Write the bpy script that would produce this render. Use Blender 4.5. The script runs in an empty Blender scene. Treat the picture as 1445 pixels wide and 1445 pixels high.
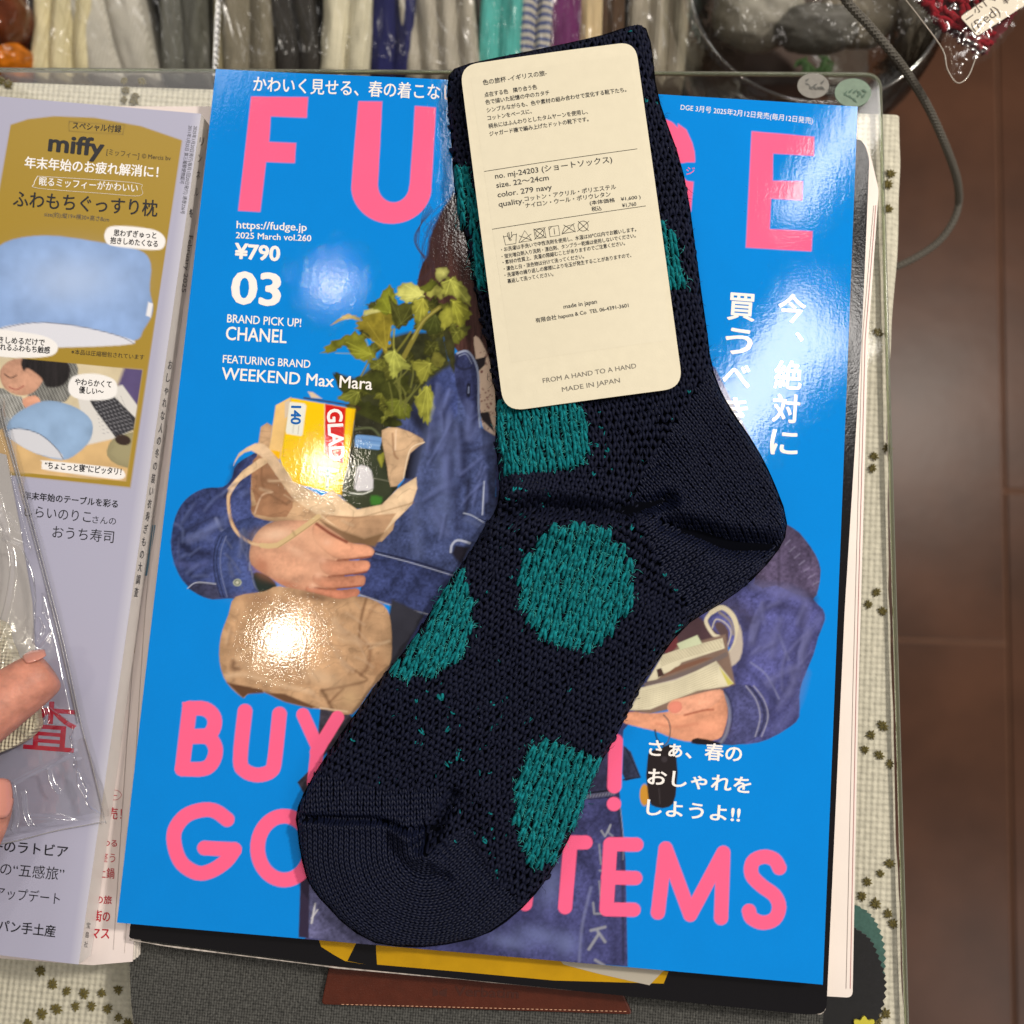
import bpy, bmesh, math, random
import numpy as np
from mathutils import Vector, Euler, Matrix
random.seed(7); rng = np.random.default_rng(11)
S = bpy.context.scene; COL = S.collection
PI = math.pi

# ------------------------------------------------------------------ camera
CAM_LOC = np.array([0.0141, -0.0376, 0.3201]); CAM_ROT = (0.1068, 0.0237, 0.0760); FPX = 1336.0
cd = bpy.data.cameras.new('camera'); cam = bpy.data.objects.new('camera', cd); COL.objects.link(cam)
cam.location = CAM_LOC; cam.rotation_euler = CAM_ROT
cd.sensor_width = 36; cd.lens = 36 * FPX / 1445; cd.clip_start = 0.005; cd.clip_end = 50
cd.dof.use_dof = True; cd.dof.focus_distance = 0.322; cd.dof.aperture_fstop = 8.5
S.camera = cam
# ------------------------------------------------------------------ exposure and world
S.view_settings.view_transform = 'Standard'; S.view_settings.look = 'None'
S.view_settings.exposure = 0.0; S.view_settings.gamma = 1.0
w = bpy.data.worlds.new('World'); S.world = w; w.use_nodes = True
w.node_tree.nodes['Background'].inputs[0].default_value = (1.0, 0.93, 0.87, 1)
w.node_tree.nodes['Background'].inputs[1].default_value = 0.18
S.cycles.max_bounces = 10; S.cycles.transparent_max_bounces = 16
S.cycles.caustics_reflective = False; S.cycles.caustics_refractive = False
S.cycles.sample_clamp_indirect = 4.0

RM = np.array(Euler(CAM_ROT, 'XYZ').to_matrix())
def P(u, v, z=0.0):
    """point of the horizontal plane z that the photograph shows at (u, v)"""
    u = np.asarray(u, float); v = np.asarray(v, float)
    d = np.stack([(u - 722.5) / FPX, -(v - 722.5) / FPX, -np.ones_like(u * v)], -1) @ RM.T
    t = (z - CAM_LOC[2]) / d[..., 2]
    return CAM_LOC + d * t[..., None]
def UV(x, y, z=0.0):
    X = np.stack([x, y, z + 0 * x], -1) - CAM_LOC
    q = X @ RM
    return 722.5 + FPX * q[..., 0] / -q[..., 2], 722.5 - FPX * q[..., 1] / -q[..., 2]

def hit(u, v, p0, n):
    u = np.asarray(u, float); v = np.asarray(v, float)
    d = np.stack([(u - 722.5) / FPX, -(v - 722.5) / FPX, -np.ones_like(u * v)], -1) @ RM.T
    t = ((p0 - CAM_LOC) @ n) / (d @ n)
    return CAM_LOC + d * t[..., None]

# ------------------------------------------------------------------ lamps of the shop ceiling
def lamp(loc, size, watts, color, shape='DISK', size_y=None, aim=(0, 0, 0), spread=None):
    l = bpy.data.lights.new('ceiling_lamp', 'AREA'); l.shape = shape; l.size = size
    if size_y: l.size_y = size_y
    l.energy = watts; l.color = color
    o = bpy.data.objects.new('ceiling_lamp', l); COL.objects.link(o); o.location = loc
    d = Vector(aim) - Vector(loc); o.rotation_euler = d.to_track_quat('-Z', 'Y').to_euler()
    return o
def hcov(x, y):
    """height of the blue cover: lies almost flat, its rear edge lifts a little"""
    x = np.asarray(x, float); y = np.asarray(y, float); top = np.clip((y - 0.09) / 0.0585, 0, 1)
    return 0.0016 * top ** 2 * np.exp(-((x + 0.03) / 0.05) ** 2) + 0.0004 * np.sin(x * 22 + 1) * np.sin(y * 17) + 0.0005 * np.exp(-((x - 0.085) / 0.03) ** 2) * np.exp(-((y - 0.04) / 0.09) ** 2)
def over(u, v, h):
    """where a lamp at height h hangs so that the cover mirrors it at (u, v)"""
    p = P(u, v, 0.0); e = 1e-4
    n = np.array([-(hcov(p[0] + e, p[1]) - hcov(p[0] - e, p[1])) / (2 * e), -(hcov(p[0], p[1] + e) - hcov(p[0], p[1] - e)) / (2 * e), 1.0]); n /= np.linalg.norm(n)
    d = p - CAM_LOC; r = d - 2 * (d @ n) * n
    return (float(p[0] + r[0] / r[2] * h), float(p[1] + r[1] / r[2] * h), h)
WARM = (1.0, 0.90, 0.74)
lamp(over(470, 402, 1.6), 0.032, 0.3, WARM)
lamp(over(462, 660, 1.6), 0.055, 0.8, WARM)
lamp(over(402, 900, 1.6), 0.07, 1.3, WARM)
lamp(over(1072, 545, 1.6), 0.17, 5.0, (1, 0.95, 0.9), 'RECTANGLE', 0.46)
lamp(over(668, 150, 1.6), 0.13, 1.6, (1, 0.95, 0.9), 'RECTANGLE', 0.24)
lamp(over(1178, 210, 1.6), 0.07, 1.3, (1, 0.95, 0.9), 'RECTANGLE', 0.30)
lamp((1.25, 0.75, 1.5), 0.18, 33, (1.0, 0.92, 0.82))
lamp((-1.2, 1.6, 1.9), 0.9, 11, (1.0, 0.95, 0.90))
lamp((1.66, -1.25, 1.5), 0.8, 14, (1.0, 0.92, 0.86))

# ------------------------------------------------------------------ helpers
def lin(c):
    c = np.asarray(c, float) / 255.0
    return np.where(c <= 0.04045, c / 12.92, ((c + 0.055) / 1.055) ** 2.4)
def rgba(c, k=1.0):
    l = np.minimum(lin(c) * k, 0.9); return (float(l[0]), float(l[1]), float(l[2]), 1.0)
def tag(o, label=None, cat=None, group=None, kind=None):
    if label: o['label'] = label
    if cat: o['category'] = cat
    if group: o['group'] = group
    if kind: o['kind'] = kind
    return o
def empty(name, loc=(0, 0, 0), **k):
    o = bpy.data.objects.new(name, None); COL.objects.link(o); o.location = loc; o.empty_display_size = 0.01
    return tag(o, **k)
def link(name, me, mat=None, parent=None, smooth=False, **k):
    o = bpy.data.objects.new(name, me); COL.objects.link(o)
    if mat is not None and not me.materials: me.materials.append(mat)
    if parent is not None:
        o.parent = parent
        o.matrix_parent_inverse = Matrix.Translation(parent_world(parent)).inverted()
    if smooth: me.polygons.foreach_set('use_smooth', np.ones(len(me.polygons), bool))
    return tag(o, **k)
def parent_world(p):
    v = Vector((0, 0, 0))
    while p is not None:
        v += Vector(p.location)
        if p.parent is not None: v += p.matrix_parent_inverse.translation
        p = p.parent
    return v
def mesh_np(name, V, F):
    """V (n,3), F (m,k) with constant k"""
    me = bpy.data.meshes.new(name); V = np.ascontiguousarray(V, np.float32); F = np.ascontiguousarray(F, np.int32)
    me.vertices.add(len(V)); me.vertices.foreach_set('co', V.ravel())
    k = F.shape[1]; me.loops.add(F.size); me.loops.foreach_set('vertex_index', F.ravel())
    me.polygons.add(len(F)); me.polygons.foreach_set('loop_start', np.arange(0, F.size, k, dtype=np.int32))
    me.update(calc_edges=True)
    return me
def grid_faces(nx, ny, off=0):
    i = np.arange(nx - 1); j = np.arange(ny - 1); I, J = np.meshgrid(i, j, indexing='ij')
    a = (I * ny + J).ravel() + off
    return np.stack([a, a + ny, a + ny + 1, a + 1], 1)
def prism(poly, z0, z1, name='x', bevel=0):
    """closed slab over a world-space outline, z0 bottom, z1 top"""
    bm = bmesh.new()
    vs = [bm.verts.new((p[0], p[1], z0)) for p in poly]
    f = bm.faces.new(vs)
    r = bmesh.ops.extrude_face_region(bm, geom=[f])
    for e in r['geom']:
        if isinstance(e, bmesh.types.BMVert): e.co.z = z1
    bmesh.ops.recalc_face_normals(bm, faces=bm.faces)
    if bevel: bmesh.ops.bevel(bm, geom=list(bm.edges), offset=bevel, segments=2, affect='EDGES', profile=0.6)
    me = bpy.data.meshes.new(name); bm.to_mesh(me); bm.free(); return me
def pxpoly(pts, z, fr=None):
    if fr: pts = [(fr[0] + x / fr[2], fr[1] + y / fr[2]) for x, y in pts]
    a = np.array(pts, float); return [tuple(q) for q in P(a[:, 0], a[:, 1], z)]
def rounded(poly, r, seg=6):
    out = []; n = len(poly)
    for i in range(n):
        p0 = np.array(poly[i - 1][:2]); p1 = np.array(poly[i][:2]); p2 = np.array(poly[(i + 1) % n][:2])
        a = (p0 - p1) / np.linalg.norm(p0 - p1); b = (p2 - p1) / np.linalg.norm(p2 - p1)
        ri = r[i] if isinstance(r, (list, tuple)) else r
        s = p1 + a * ri; e = p1 + b * ri
        for k in range(seg + 1):
            t = k / seg; q = (1 - t) ** 2 * s + 2 * t * (1 - t) * p1 + t * t * e; out.append((q[0], q[1]))
    return out
def smooth_path(pts, n=8, closed=False):
    p = np.array(pts, float); m = len(p); out = []
    rngi = range(m) if closed else range(m - 1)
    for i in rngi:
        if closed: a, b, c, d = p[i - 1], p[i], p[(i + 1) % m], p[(i + 2) % m]
        else: a, b, c, d = p[max(i - 1, 0)], p[i], p[i + 1], p[min(i + 2, m - 1)]
        for k in range(n):
            t = k / n
            out.append(0.5 * ((2 * b) + (-a + c) * t + (2 * a - 5 * b + 4 * c - d) * t * t + (-a + 3 * b - 3 * c + d) * t ** 3))
    if not closed: out.append(p[-1])
    return np.array(out)
def tube(path, rad, sides=10, name='x', cap=True, flat=1.0):
    path = np.asarray(path, float); n = len(path)
    rad = np.broadcast_to(np.asarray(rad, float), (n,))
    T = np.gradient(path, axis=0); T /= np.linalg.norm(T, axis=1)[:, None] + 1e-12
    up = np.array([0, 0, 1.0]); V = []
    for i in range(n):
        s = np.cross(T[i], up)
        if np.linalg.norm(s) < 1e-3: s = np.cross(T[i], (0, 1, 0))
        s /= np.linalg.norm(s); q = np.cross(s, T[i])
        for k in range(sides):
            a = 2 * PI * k / sides; V.append(path[i] + rad[i] * (math.cos(a) * s + flat * math.sin(a) * q))
    F = [(i * sides + k, i * sides + (k + 1) % sides, (i + 1) * sides + (k + 1) % sides, (i + 1) * sides + k) for i in range(n - 1) for k in range(sides)]
    me = bpy.data.meshes.new(name)
    if cap: F = F + [tuple(range(sides))[::-1], tuple(range((n - 1) * sides, n * sides))]
    me.from_pydata([tuple(v) for v in V], [], F); me.update(); return me

# smooth value noise
_lat = rng.random((256, 256))
def vnoise(x, y, seed=0):
    x = x + seed * 17.31; y = y + seed * 9.77
    xi = np.floor(x).astype(int); yi = np.floor(y).astype(int); fx = x - xi; fy = y - yi
    fx = fx * fx * (3 - 2 * fx); fy = fy * fy * (3 - 2 * fy)
    g = lambda a, b: _lat[a % 256, b % 256]
    return (g(xi, yi) * (1 - fx) + g(xi + 1, yi) * fx) * (1 - fy) + (g(xi, yi + 1) * (1 - fx) + g(xi + 1, yi + 1) * fx) * fy
def fbm(x, y, o=4, seed=0):
    s = 0; a = 0.5
    for k in range(o): s = s + a * vnoise(x * 2 ** k, y * 2 ** k, seed + k); a *= 0.5
    return s / (1 - 0.5 ** o) - 0.5

# ------------------------------------------------------------------ materials
def mat(name, col=(200, 200, 200), rough=0.5, spec=0.5, attr=False, bumps=(), coat=0, sheen=0, noise=None, metallic=0, trans=0, ior=1.45, sss=0, sheen_rough=0.5, k=1.0, alpha=1.0):
    """bumps: (kind, scale, strength, distance); noise: (scale, amount) lightness variation"""
    m = bpy.data.materials.new(name); m.use_nodes = True; nt = m.node_tree; N = nt.nodes; L = nt.links
    b = N['Principled BSDF']; b.inputs['Roughness'].default_value = rough; b.inputs['Specular IOR Level'].default_value = spec
    b.inputs['Metallic'].default_value = metallic; b.inputs['Coat Weight'].default_value = coat; b.inputs['Coat Roughness'].default_value = 0.08
    b.inputs['Sheen Weight'].default_value = sheen; b.inputs['Sheen Roughness'].default_value = sheen_rough
    b.inputs['Transmission Weight'].default_value = trans; b.inputs['IOR'].default_value = ior; b.inputs['Alpha'].default_value = alpha
    if sss:
        b.inputs['Subsurface Weight'].default_value = sss; b.inputs['Subsurface Radius'].default_value = (1, 0.3, 0.15); b.inputs['Subsurface Scale'].default_value = 0.003
    geo = N.new('ShaderNodeNewGeometry')
    if attr:
        a = N.new('ShaderNodeVertexColor'); a.layer_name = 'print'; src = a.outputs['Color']
    else:
        r = N.new('ShaderNodeRGB'); r.outputs[0].default_value = rgba(col, k); src = r.outputs[0]
    if noise:
        n = N.new('ShaderNodeTexNoise'); n.inputs['Scale'].default_value = noise[0]; n.inputs['Detail'].default_value = 6
        L.new(geo.outputs['Position'], n.inputs['Vector'])
        mr = N.new('ShaderNodeMapRange'); mr.inputs['From Min'].default_value = 0.25; mr.inputs['From Max'].default_value = 0.75
        mr.inputs['To Min'].default_value = 1 - noise[1]; mr.inputs['To Max'].default_value = 1 + noise[1]
        L.new(n.outputs['Fac'], mr.inputs['Value'])
        h = N.new('ShaderNodeHueSaturation'); L.new(src, h.inputs['Color']); L.new(mr.outputs['Result'], h.inputs['Value']); src = h.outputs['Color']
    L.new(src, b.inputs['Base Color']); prev = None
    for kind, sc, st, dist in bumps:
        if kind == 'noise':
            n = N.new('ShaderNodeTexNoise'); n.inputs['Scale'].default_value = sc; n.inputs['Detail'].default_value = 3; out = n.outputs['Fac']; L.new(geo.outputs['Position'], n.inputs['Vector'])
        elif kind == 'weave':
            sp = N.new('ShaderNodeSeparateXYZ'); L.new(geo.outputs['Position'], sp.inputs[0])
            ms = []
            for ax in 'XY':
                mu = N.new('ShaderNodeMath'); mu.operation = 'MULTIPLY'; mu.inputs[1].default_value = sc; L.new(sp.outputs[ax], mu.inputs[0])
                si = N.new('ShaderNodeMath'); si.operation = 'SINE'; L.new(mu.outputs[0], si.inputs[0]); ms.append(si)
            mm = N.new('ShaderNodeMath'); mm.operation = 'ADD'; L.new(ms[0].outputs[0], mm.inputs[0]); L.new(ms[1].outputs[0], mm.inputs[1]); out = mm.outputs[0]
        elif kind == 'streak':
            mp = N.new('ShaderNodeMapping'); mp.inputs['Scale'].default_value = (1, 0.25, 1); mp.inputs['Rotation'].default_value = (0, 0, 0.12); L.new(geo.outputs['Position'], mp.inputs[0])
            n = N.new('ShaderNodeTexNoise'); n.inputs['Scale'].default_value = sc; n.inputs['Detail'].default_value = 2; L.new(mp.outputs[0], n.inputs['Vector']); out = n.outputs['Fac']
        bp = N.new('ShaderNodeBump'); bp.inputs['Strength'].default_value = st; bp.inputs['Distance'].default_value = dist
        L.new(out, bp.inputs['Height'])
        if prev: L.new(prev.outputs[0], bp.inputs['Normal'])
        prev = bp
    if prev:
        L.new(prev.outputs[0], b.inputs['Normal'])
        if coat: L.new(prev.outputs[0], b.inputs['Coat Normal'])
    return m
def film(name, tint=(1, 1, 1), gloss=0.12, rough=0.06, bump=0.0, scale=120, fres=True):
    """thin clear plastic film: see-through with mirror glints"""
    m = bpy.data.materials.new(name); m.use_nodes = True; nt = m.node_tree; N = nt.nodes; L = nt.links; N.clear()
    o = N.new('ShaderNodeOutputMaterial'); t = N.new('ShaderNodeBsdfTransparent'); t.inputs[0].default_value = (*tint, 1)
    g = N.new('ShaderNodeBsdfGlossy'); g.inputs['Roughness'].default_value = rough
    fr = N.new('ShaderNodeLayerWeight'); fr.inputs[0].default_value = 0.25
    ad = N.new('ShaderNodeMath'); ad.operation = 'ADD'; ad.inputs[1].default_value = gloss; ad.use_clamp = True; ad.inputs[0].default_value = 0.0; (L.new(fr.outputs['Fresnel'], ad.inputs[0]) if fres else None)
    mx = N.new('ShaderNodeMixShader'); L.new(ad.outputs[0], mx.inputs[0]); L.new(t.outputs[0], mx.inputs[1]); L.new(g.outputs[0], mx.inputs[2]); L.new(mx.outputs[0], o.inputs[0])
    if bump:
        geo = N.new('ShaderNodeNewGeometry'); n = N.new('ShaderNodeTexNoise'); n.inputs['Scale'].default_value = scale; n.inputs['Detail'].default_value = 3; n.inputs['Distortion'].default_value = 1.5
        L.new(geo.outputs['Position'], n.inputs['Vector'])
        b = N.new('ShaderNodeBump'); b.inputs['Strength'].default_value = bump; b.inputs['Distance'].default_value = 0.004; L.new(n.outputs['Fac'], b.inputs['Height'])
        L.new(b.outputs[0], g.inputs['Normal']); L.new(b.outputs[0], fr.inputs['Normal'])
    return m
GLOSSB = (('noise', 1250, 1.0, 0.000018), ('streak', 380, 1.0, 0.000022), ('noise', 26, 1.0, 0.00005))
M_PRINT = mat('printed_gloss_paper', rough=0.035, spec=0.5, attr=True, bumps=GLOSSB)
def ink(name, col): return mat(name, col, rough=0.04, spec=0.5, bumps=GLOSSB)
M_WHITEINK = ink('white_ink', (240, 236, 232)); M_PINKINK = ink('pink_ink', (250, 105, 150)); M_BLUEINK = ink('blue_ink', (20, 100, 180))
M_MATTE = mat('printed_matte_paper', rough=0.38, spec=0.4, attr=True, bumps=(('noise', 900, 0.05, 0.0003),))
M_BLACKINK = mat('black_ink', (30, 30, 36), rough=0.4, spec=0.4); M_WHITE2 = mat('white_matte_ink', (240, 238, 236), rough=0.4)
M_GREYINK = mat('grey_ink', (70, 70, 76), rough=0.5); M_REDINK = mat('red_ink', (190, 25, 60), rough=0.4)
M_PAGES = mat('page_edges', (226, 218, 208), rough=0.8, spec=0.2, noise=(900, 0.10))
M_WHITEPAPER = mat('white_paper', (232, 226, 220), rough=0.45, noise=(60, 0.03))

# ------------------------------------------------------------------ print painter: flat printed colour stored per point of a fine sheet
Z1 = (230, 540, 4.014); Z2 = (290, 780, 4.014); Z3 = (860, 740, 4.516); Z4 = (440, 360, 5.161); Z5 = (700, 1000, 3.284)
Z6 = (0, 560, 4.817); Z7 = (0, 860, 3.803); Z8 = (1140, 60, 3.44); C1 = (0, 0, 3.01); C2 = (480, 0, 3.01); C3 = (960, 0, 2.979)
C4 = (0, 480, 3.01); C5 = (480, 480, 3.01); C6 = (960, 480, 2.979); C7 = (0, 960, 2.979); C8 = (480, 960, 2.979); C9 = (960, 960, 2.979)
T1 = (640, 50, 4.516); T2 = (670, 310, 4.817)
def fr_pts(pts, fr):
    a = np.array(pts, float)
    if fr: a = a / fr[2] + np.array(fr[:2])
    return a
def seg_dist(px, py, a, b):
    d = b - a; L2 = d @ d + 1e-9; t = np.clip(((px - a[0]) * d[0] + (py - a[1]) * d[1]) / L2, 0, 1)
    return np.hypot(px - a[0] - t * d[0], py - a[1] - t * d[1])
def poly_sdf(px, py, pts):
    """positive inside"""
    d = np.full(px.shape, 1e9); ins = np.zeros(px.shape, bool); n = len(pts)
    for i in range(n):
        a, b = pts[i - 1], pts[i]; d = np.minimum(d, seg_dist(px, py, a, b))
        c = (a[1] > py) != (b[1] > py)
        ins ^= c & (px < (b[0] - a[0]) * (py - a[1]) / (b[1] - a[1] + 1e-12) + a[0])
    return np.where(ins, d, -d)
class Sheet:
    def __init__(s, U, V, bg):
        s.U, s.V = U, V; s.C = np.zeros(U.shape + (3,)); s.C[:] = lin(bg); s.lim = None
    def box(s, lo, hi):
        m = (s.U >= lo[0]) & (s.U <= hi[0]) & (s.V >= lo[1]) & (s.V <= hi[1])
        i = np.where(m.any(1))[0]; j = np.where(m.any(0))[0]
        if not len(i) or not len(j): return None
        return slice(i[0], i[-1] + 1), slice(j[0], j[-1] + 1)
    def put(s, sl, A, col, tex=None):
        if s.lim is not None: A = A * s.lim[sl]
        c = lin(col) if tex is None else lin(col) * tex[..., None]
        s.C[sl] = s.C[sl] * (1 - A[..., None]) + c * A[..., None]
    def tex(s, u, v, kind):
        if kind is None: return None
        if kind == 'denim':
            w = np.abs(fbm(u / 34, v / 46, 3, 3)) ** .7 * 1.6; return np.clip(0.72 + 0.95 * w + 0.9 * fbm(u / 90, v / 90, 2, 13) + 1.0 * fbm(u / 3.2, v / 3.2, 2, 5) * (0.5 + w), 0.3, 2.3)
        if kind == 'paper': 
            a = fbm(u / 26, v / 20, 3, 8); b = fbm(u / 44, v / 34, 2, 18); c = np.floor((b + .5) * 9) / 9 - .5
            return np.clip(1.0 - 0.2 * np.exp(-(a / .03) ** 2) * (b > -.06) + 0.7 * c + 0.5 * fbm(u / 12, v / 12, 3, 28) + .25 * a, 0.45, 1.55)
        if kind == 'leaf': return np.clip(1 + 1.0 * fbm(u / 9, v / 9, 3, 21) + 0.7 * fbm(u / 35, v / 35, 2, 4), 0.35, 2.0)
        if kind == 'skin': return np.clip(0.98 + 0.75 * fbm(u / 34, v / 16, 3, 31) + 0.25 * fbm(u / 4, v / 4, 2, 1), 0.6, 1.4)
        if kind == 'hair': return np.clip(1 + 1.6 * fbm(u / 3.0, v / 30, 3, 2), 0.2, 2.2)
        if kind == 'soft': return np.clip(1 + 0.4 * fbm(u / 25, v / 25, 3, 41), 0.6, 1.4)
        if kind == 'knit': return np.clip(1 + 0.7 * np.sin(u * 1.3 + v * 0.5) * np.sin(v * 1.1) + 0.8 * fbm(u / 12, v / 12, 3, 9), 0.35, 1.9)
    def poly(s, pts, col, fr=None, soft=0.9, alpha=1.0, sm=0, tex=None, rim=None):
        a = fr_pts(pts, fr)
        if sm: a = smooth_path(a, sm, True)
        sl = s.box(a.min(0) - soft - 2, a.max(0) + soft + 2)
        if sl is None: return
        u, v = s.U[sl], s.V[sl]; d = poly_sdf(u, v, a)
        if soft > 3: d = d + 0.6 * soft * fbm(u / 12, v / 12, 3, 5)
        A = np.clip(d / soft * 0.5 + 0.5, 0, 1) * alpha; t = s.tex(u, v, tex)
        if rim:                                   # printed tone towards the outline of the pictured thing
            r = 1 - (1 - rim[1]) * np.exp(-np.clip(d, 0, None) / rim[0]); t = r if t is None else t * r
        s.put(sl, A, col, t)
    def line(s, pts, w, col, fr=None, soft=0.8, alpha=1.0, sm=6, w1=None):
        a = fr_pts(pts, fr)
        if sm and len(a) > 2: a = smooth_path(a, sm)
        W = np.linspace(w, w if w1 is None else w1, len(a)); mw = max(W) + soft
        sl = s.box(a.min(0) - mw - 1, a.max(0) + mw + 1)
        if sl is None: return
        u, v = s.U[sl], s.V[sl]; D = np.full(u.shape, 1e9)
        for i in range(len(a) - 1): D = np.minimum(D, seg_dist(u, v, a[i], a[i + 1]) - W[i] / 2)
        s.put(sl, np.clip(0.5 - D / soft * 0.5, 0, 1) * alpha, col)
    def blob(s, c, rx, ry, col, ang=0, fr=None, alpha=0.6, hard=False, tex=None):
        c = fr_pts([c], fr)[0]
        if fr: rx /= fr[2]; ry /= fr[2]
        R = max(rx, ry) * (1.1 if hard else 2.2); sl = s.box(c - R, c + R)
        if sl is None: return
        u, v = s.U[sl] - c[0], s.V[sl] - c[1]; ca, sa = math.cos(ang), math.sin(ang)
        x = (u * ca + v * sa) / rx; y = (-u * sa + v * ca) / ry; q = x * x + y * y
        A = np.clip((1 - np.sqrt(q)) * min(rx, ry) / 1.6 + 0.5, 0, 1) if hard else np.exp(-q * 1.4)
        s.put(sl, A * alpha, col, s.tex(s.U[sl], s.V[sl], tex))

# ------------------------------------------------------------------ flat lettering
def text(s, a, b, em, m, parent, zf, fr=None, bold=0.0, lift=6e-5, name='printed_text', dz=0):
    """one printed line whose baseline runs from a to b; em = letter size, both in the frame's units"""
    a, b = fr_pts([a, b], fr)
    if fr: em = em / fr[2]
    cu = bpy.data.curves.new('t', 'FONT'); cu.body = s; cu.size = 1.0;  cu.resolution_u = 3
    o = bpy.data.objects.new('t', cu); COL.objects.link(o)
    dg = bpy.context.evaluated_depsgraph_get(); me = bpy.data.meshes.new_from_object(o.evaluated_get(dg)); bpy.data.objects.remove(o); bpy.data.curves.remove(cu)
    if not me.vertices: return None
    V = np.zeros(len(me.vertices) * 3, np.float32); me.vertices.foreach_get('co', V); V = V.reshape(-1, 3)
    if bold:                                  # heavier face: the outline laid down five times, a hair apart
        loops = np.zeros(len(me.loops), np.int32); me.loops.foreach_get('vertex_index', loops)
        tot = np.zeros(len(me.polygons), np.int32); me.polygons.foreach_get('loop_total', tot); st = np.concatenate([[0], np.cumsum(tot)[:-1]])
        F0 = [tuple(int(i) for i in loops[q:q + n]) for q, n in zip(st, tot)]; nv = len(V); b9 = bold * 1.05
        VV_ = []; FF_ = []; LZ = []
        for k, (dx, dy) in enumerate(((0, 0), (b9, 0), (-b9, 0), (0, b9 * .8), (0, -b9 * .8), (b9 * .7, b9 * .6), (-b9 * .7, -b9 * .6), (b9 * .7, -b9 * .6), (-b9 * .7, b9 * .6))):
            W_ = V.copy(); W_[:, 0] += dx; W_[:, 1] += dy; VV_.append(W_); LZ += [k * 7e-6] * nv; FF_ += [tuple(i + k * nv for i in f) for f in F0]
        V = np.concatenate(VV_); me = bpy.data.meshes.new('t'); me.from_pydata([tuple(v) for v in V], [], FF_); LZ = np.array(LZ)
    else: LZ = 0.0
    x0, x1 = V[:, 0].min(), V[:, 0].max(); L = np.linalg.norm(b - a); d = (b - a) / L; n = np.array([d[1], -d[0]])
    X = (V[:, 0] - x0) / (x1 - x0) * L; Y = V[:, 1] * em
    p = a + X[:, None] * d + Y[:, None] * n
    if isinstance(zf, dict):
        q = hit(p[:, 0], p[:, 1], zf['p'], zf['n']) + zf['n'] * 1e-4 + zf['n'] * np.reshape(LZ, (-1, 1))
        me.vertices.foreach_set('co', q.astype(np.float32).ravel()); me.update(); me.materials.clear()
        return link(name, me, m, parent)
    z0 = zf if not callable(zf) else 0.0
    q = P(p[:, 0], p[:, 1], z0 + (dz if callable(zf) else 0))
    if callable(zf): q[:, 2] = zf(q[:, 0], q[:, 1]) + lift
    else: q[:, 2] += lift
    q[:, 2] += LZ
    me.vertices.foreach_set('co', q.astype(np.float32).ravel()); me.update(); me.materials.clear()
    return link(name, me, m, parent)
def column(s, a, b, em, m, parent, zf, fr=None, bold=0.0, lift=6e-5, name='printed_text', wide=1.0, rot=0.0):
    """upright column of characters with centres from a to b"""
    a, b = fr_pts([a, b], fr)
    if fr: em = em / fr[2]
    n = len(s); d = (b - a) / np.linalg.norm(b - a); r = np.array([-d[1], d[0]]) * -1
    r = np.array([d[1], -d[0]])
    for i, ch in enumerate(s):
        if ch in ' 　': continue
        c = a + (b - a) * (i / max(n - 1, 1))
        h = em * 0.46 * wide
        p0 = c - r * h + d * em * 0.38; p1 = c + r * h + d * em * 0.38
        if ch in '、。': p0 = c + r * h * 0.35 + d * em * -0.1; p1 = p0 + r * em * 0.28
        text(ch, p0, p1, em, m, parent, zf, None, bold, lift, name)
# ================================================================== the setting: tiled floor far below
M_TILE = mat('brown_tile', (78, 50, 35), rough=0.32, spec=0.2, noise=(9, 0.35), bumps=(('noise', 30, 0.1, 0.002),))
M_GROUT = mat('grout', (112, 78, 58), rough=0.8, noise=(30, 0.15))
FZ = -0.78
fl = link('floor', prism([(-4, -4), (4, -4), (4, 4), (-4, 4)], FZ - 0.05, FZ - 0.004, 'floor'), M_GROUT, kind='structure')
g1 = P(1406, 0, FZ); g2 = P(1432, 1445, FZ); ga = g2 - g1; ga /= np.linalg.norm(ga); gn = np.array([-ga[1], ga[0], 0])   # gn points right when ga points down
hA = P(1340, 905, FZ); hB = P(1440, 693, FZ); TL_ = 0.60; TW_ = 0.30
def floor_tile(r0, s0, r1, s1):
    g = 0.0022; q = lambda r, s: g1 + gn * r + ga * s
    pl = [q(r0 + g, s0 + g), q(r1 - g, s0 + g), q(r1 - g, s1 - g), q(r0 + g, s1 - g)]
    link('floor_tile', prism([(p[0], p[1]) for p in pl], FZ - 0.012, FZ + random.uniform(-0.0004, 0.0004), 'floor_tile', 0.0012), M_TILE, fl)
sA = float((hA - g1) @ ga); sB = float((hB - g1) @ ga)
for c in range(-4, 3):
    off = sA if c % 2 else sB
    for k in range(-3, 3):
        if c == -1 and k == -2: continue
        floor_tile(c * TW_, off + (k - (c == -1 and k == -1)) * TL_, (c + 1) * TW_, off + (k + 1) * TL_)

# ================================================================== table, cloth with embroidered stars, clear sheet
ZT = -0.0335
M_WOOD = mat('table_wood', (120, 92, 66), rough=0.6, noise=(40, 0.2))
M_CLOTH = mat('cream_weave', (194, 190, 172), rough=0.9, spec=0.2, noise=(420, 0.16), bumps=(('weave', 3000, 0.7, 0.00016), ('noise', 700, 0.6, 0.0005)))
TE = P(np.array([1262, 1250, 1244, 1258, 1262, 1268, 1275]), np.array([165, 350, 560, 800, 960, 1250, 1445]), ZT)
tl = P(-60, 100, ZT); tr = P(1262, 162, ZT); br = P(1278, 1500, ZT); bl = P(-400, 1600, ZT); tl2 = tl + (tl - tr) * 0.35
def inset(poly, k):
    c = np.mean(poly, 0); return [c + (np.array(p) - c) * k for p in poly]
top = [tuple(tl2[:2]), tuple(tr[:2]), tuple(br[:2]), tuple(bl[:2])][::-1]
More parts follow.
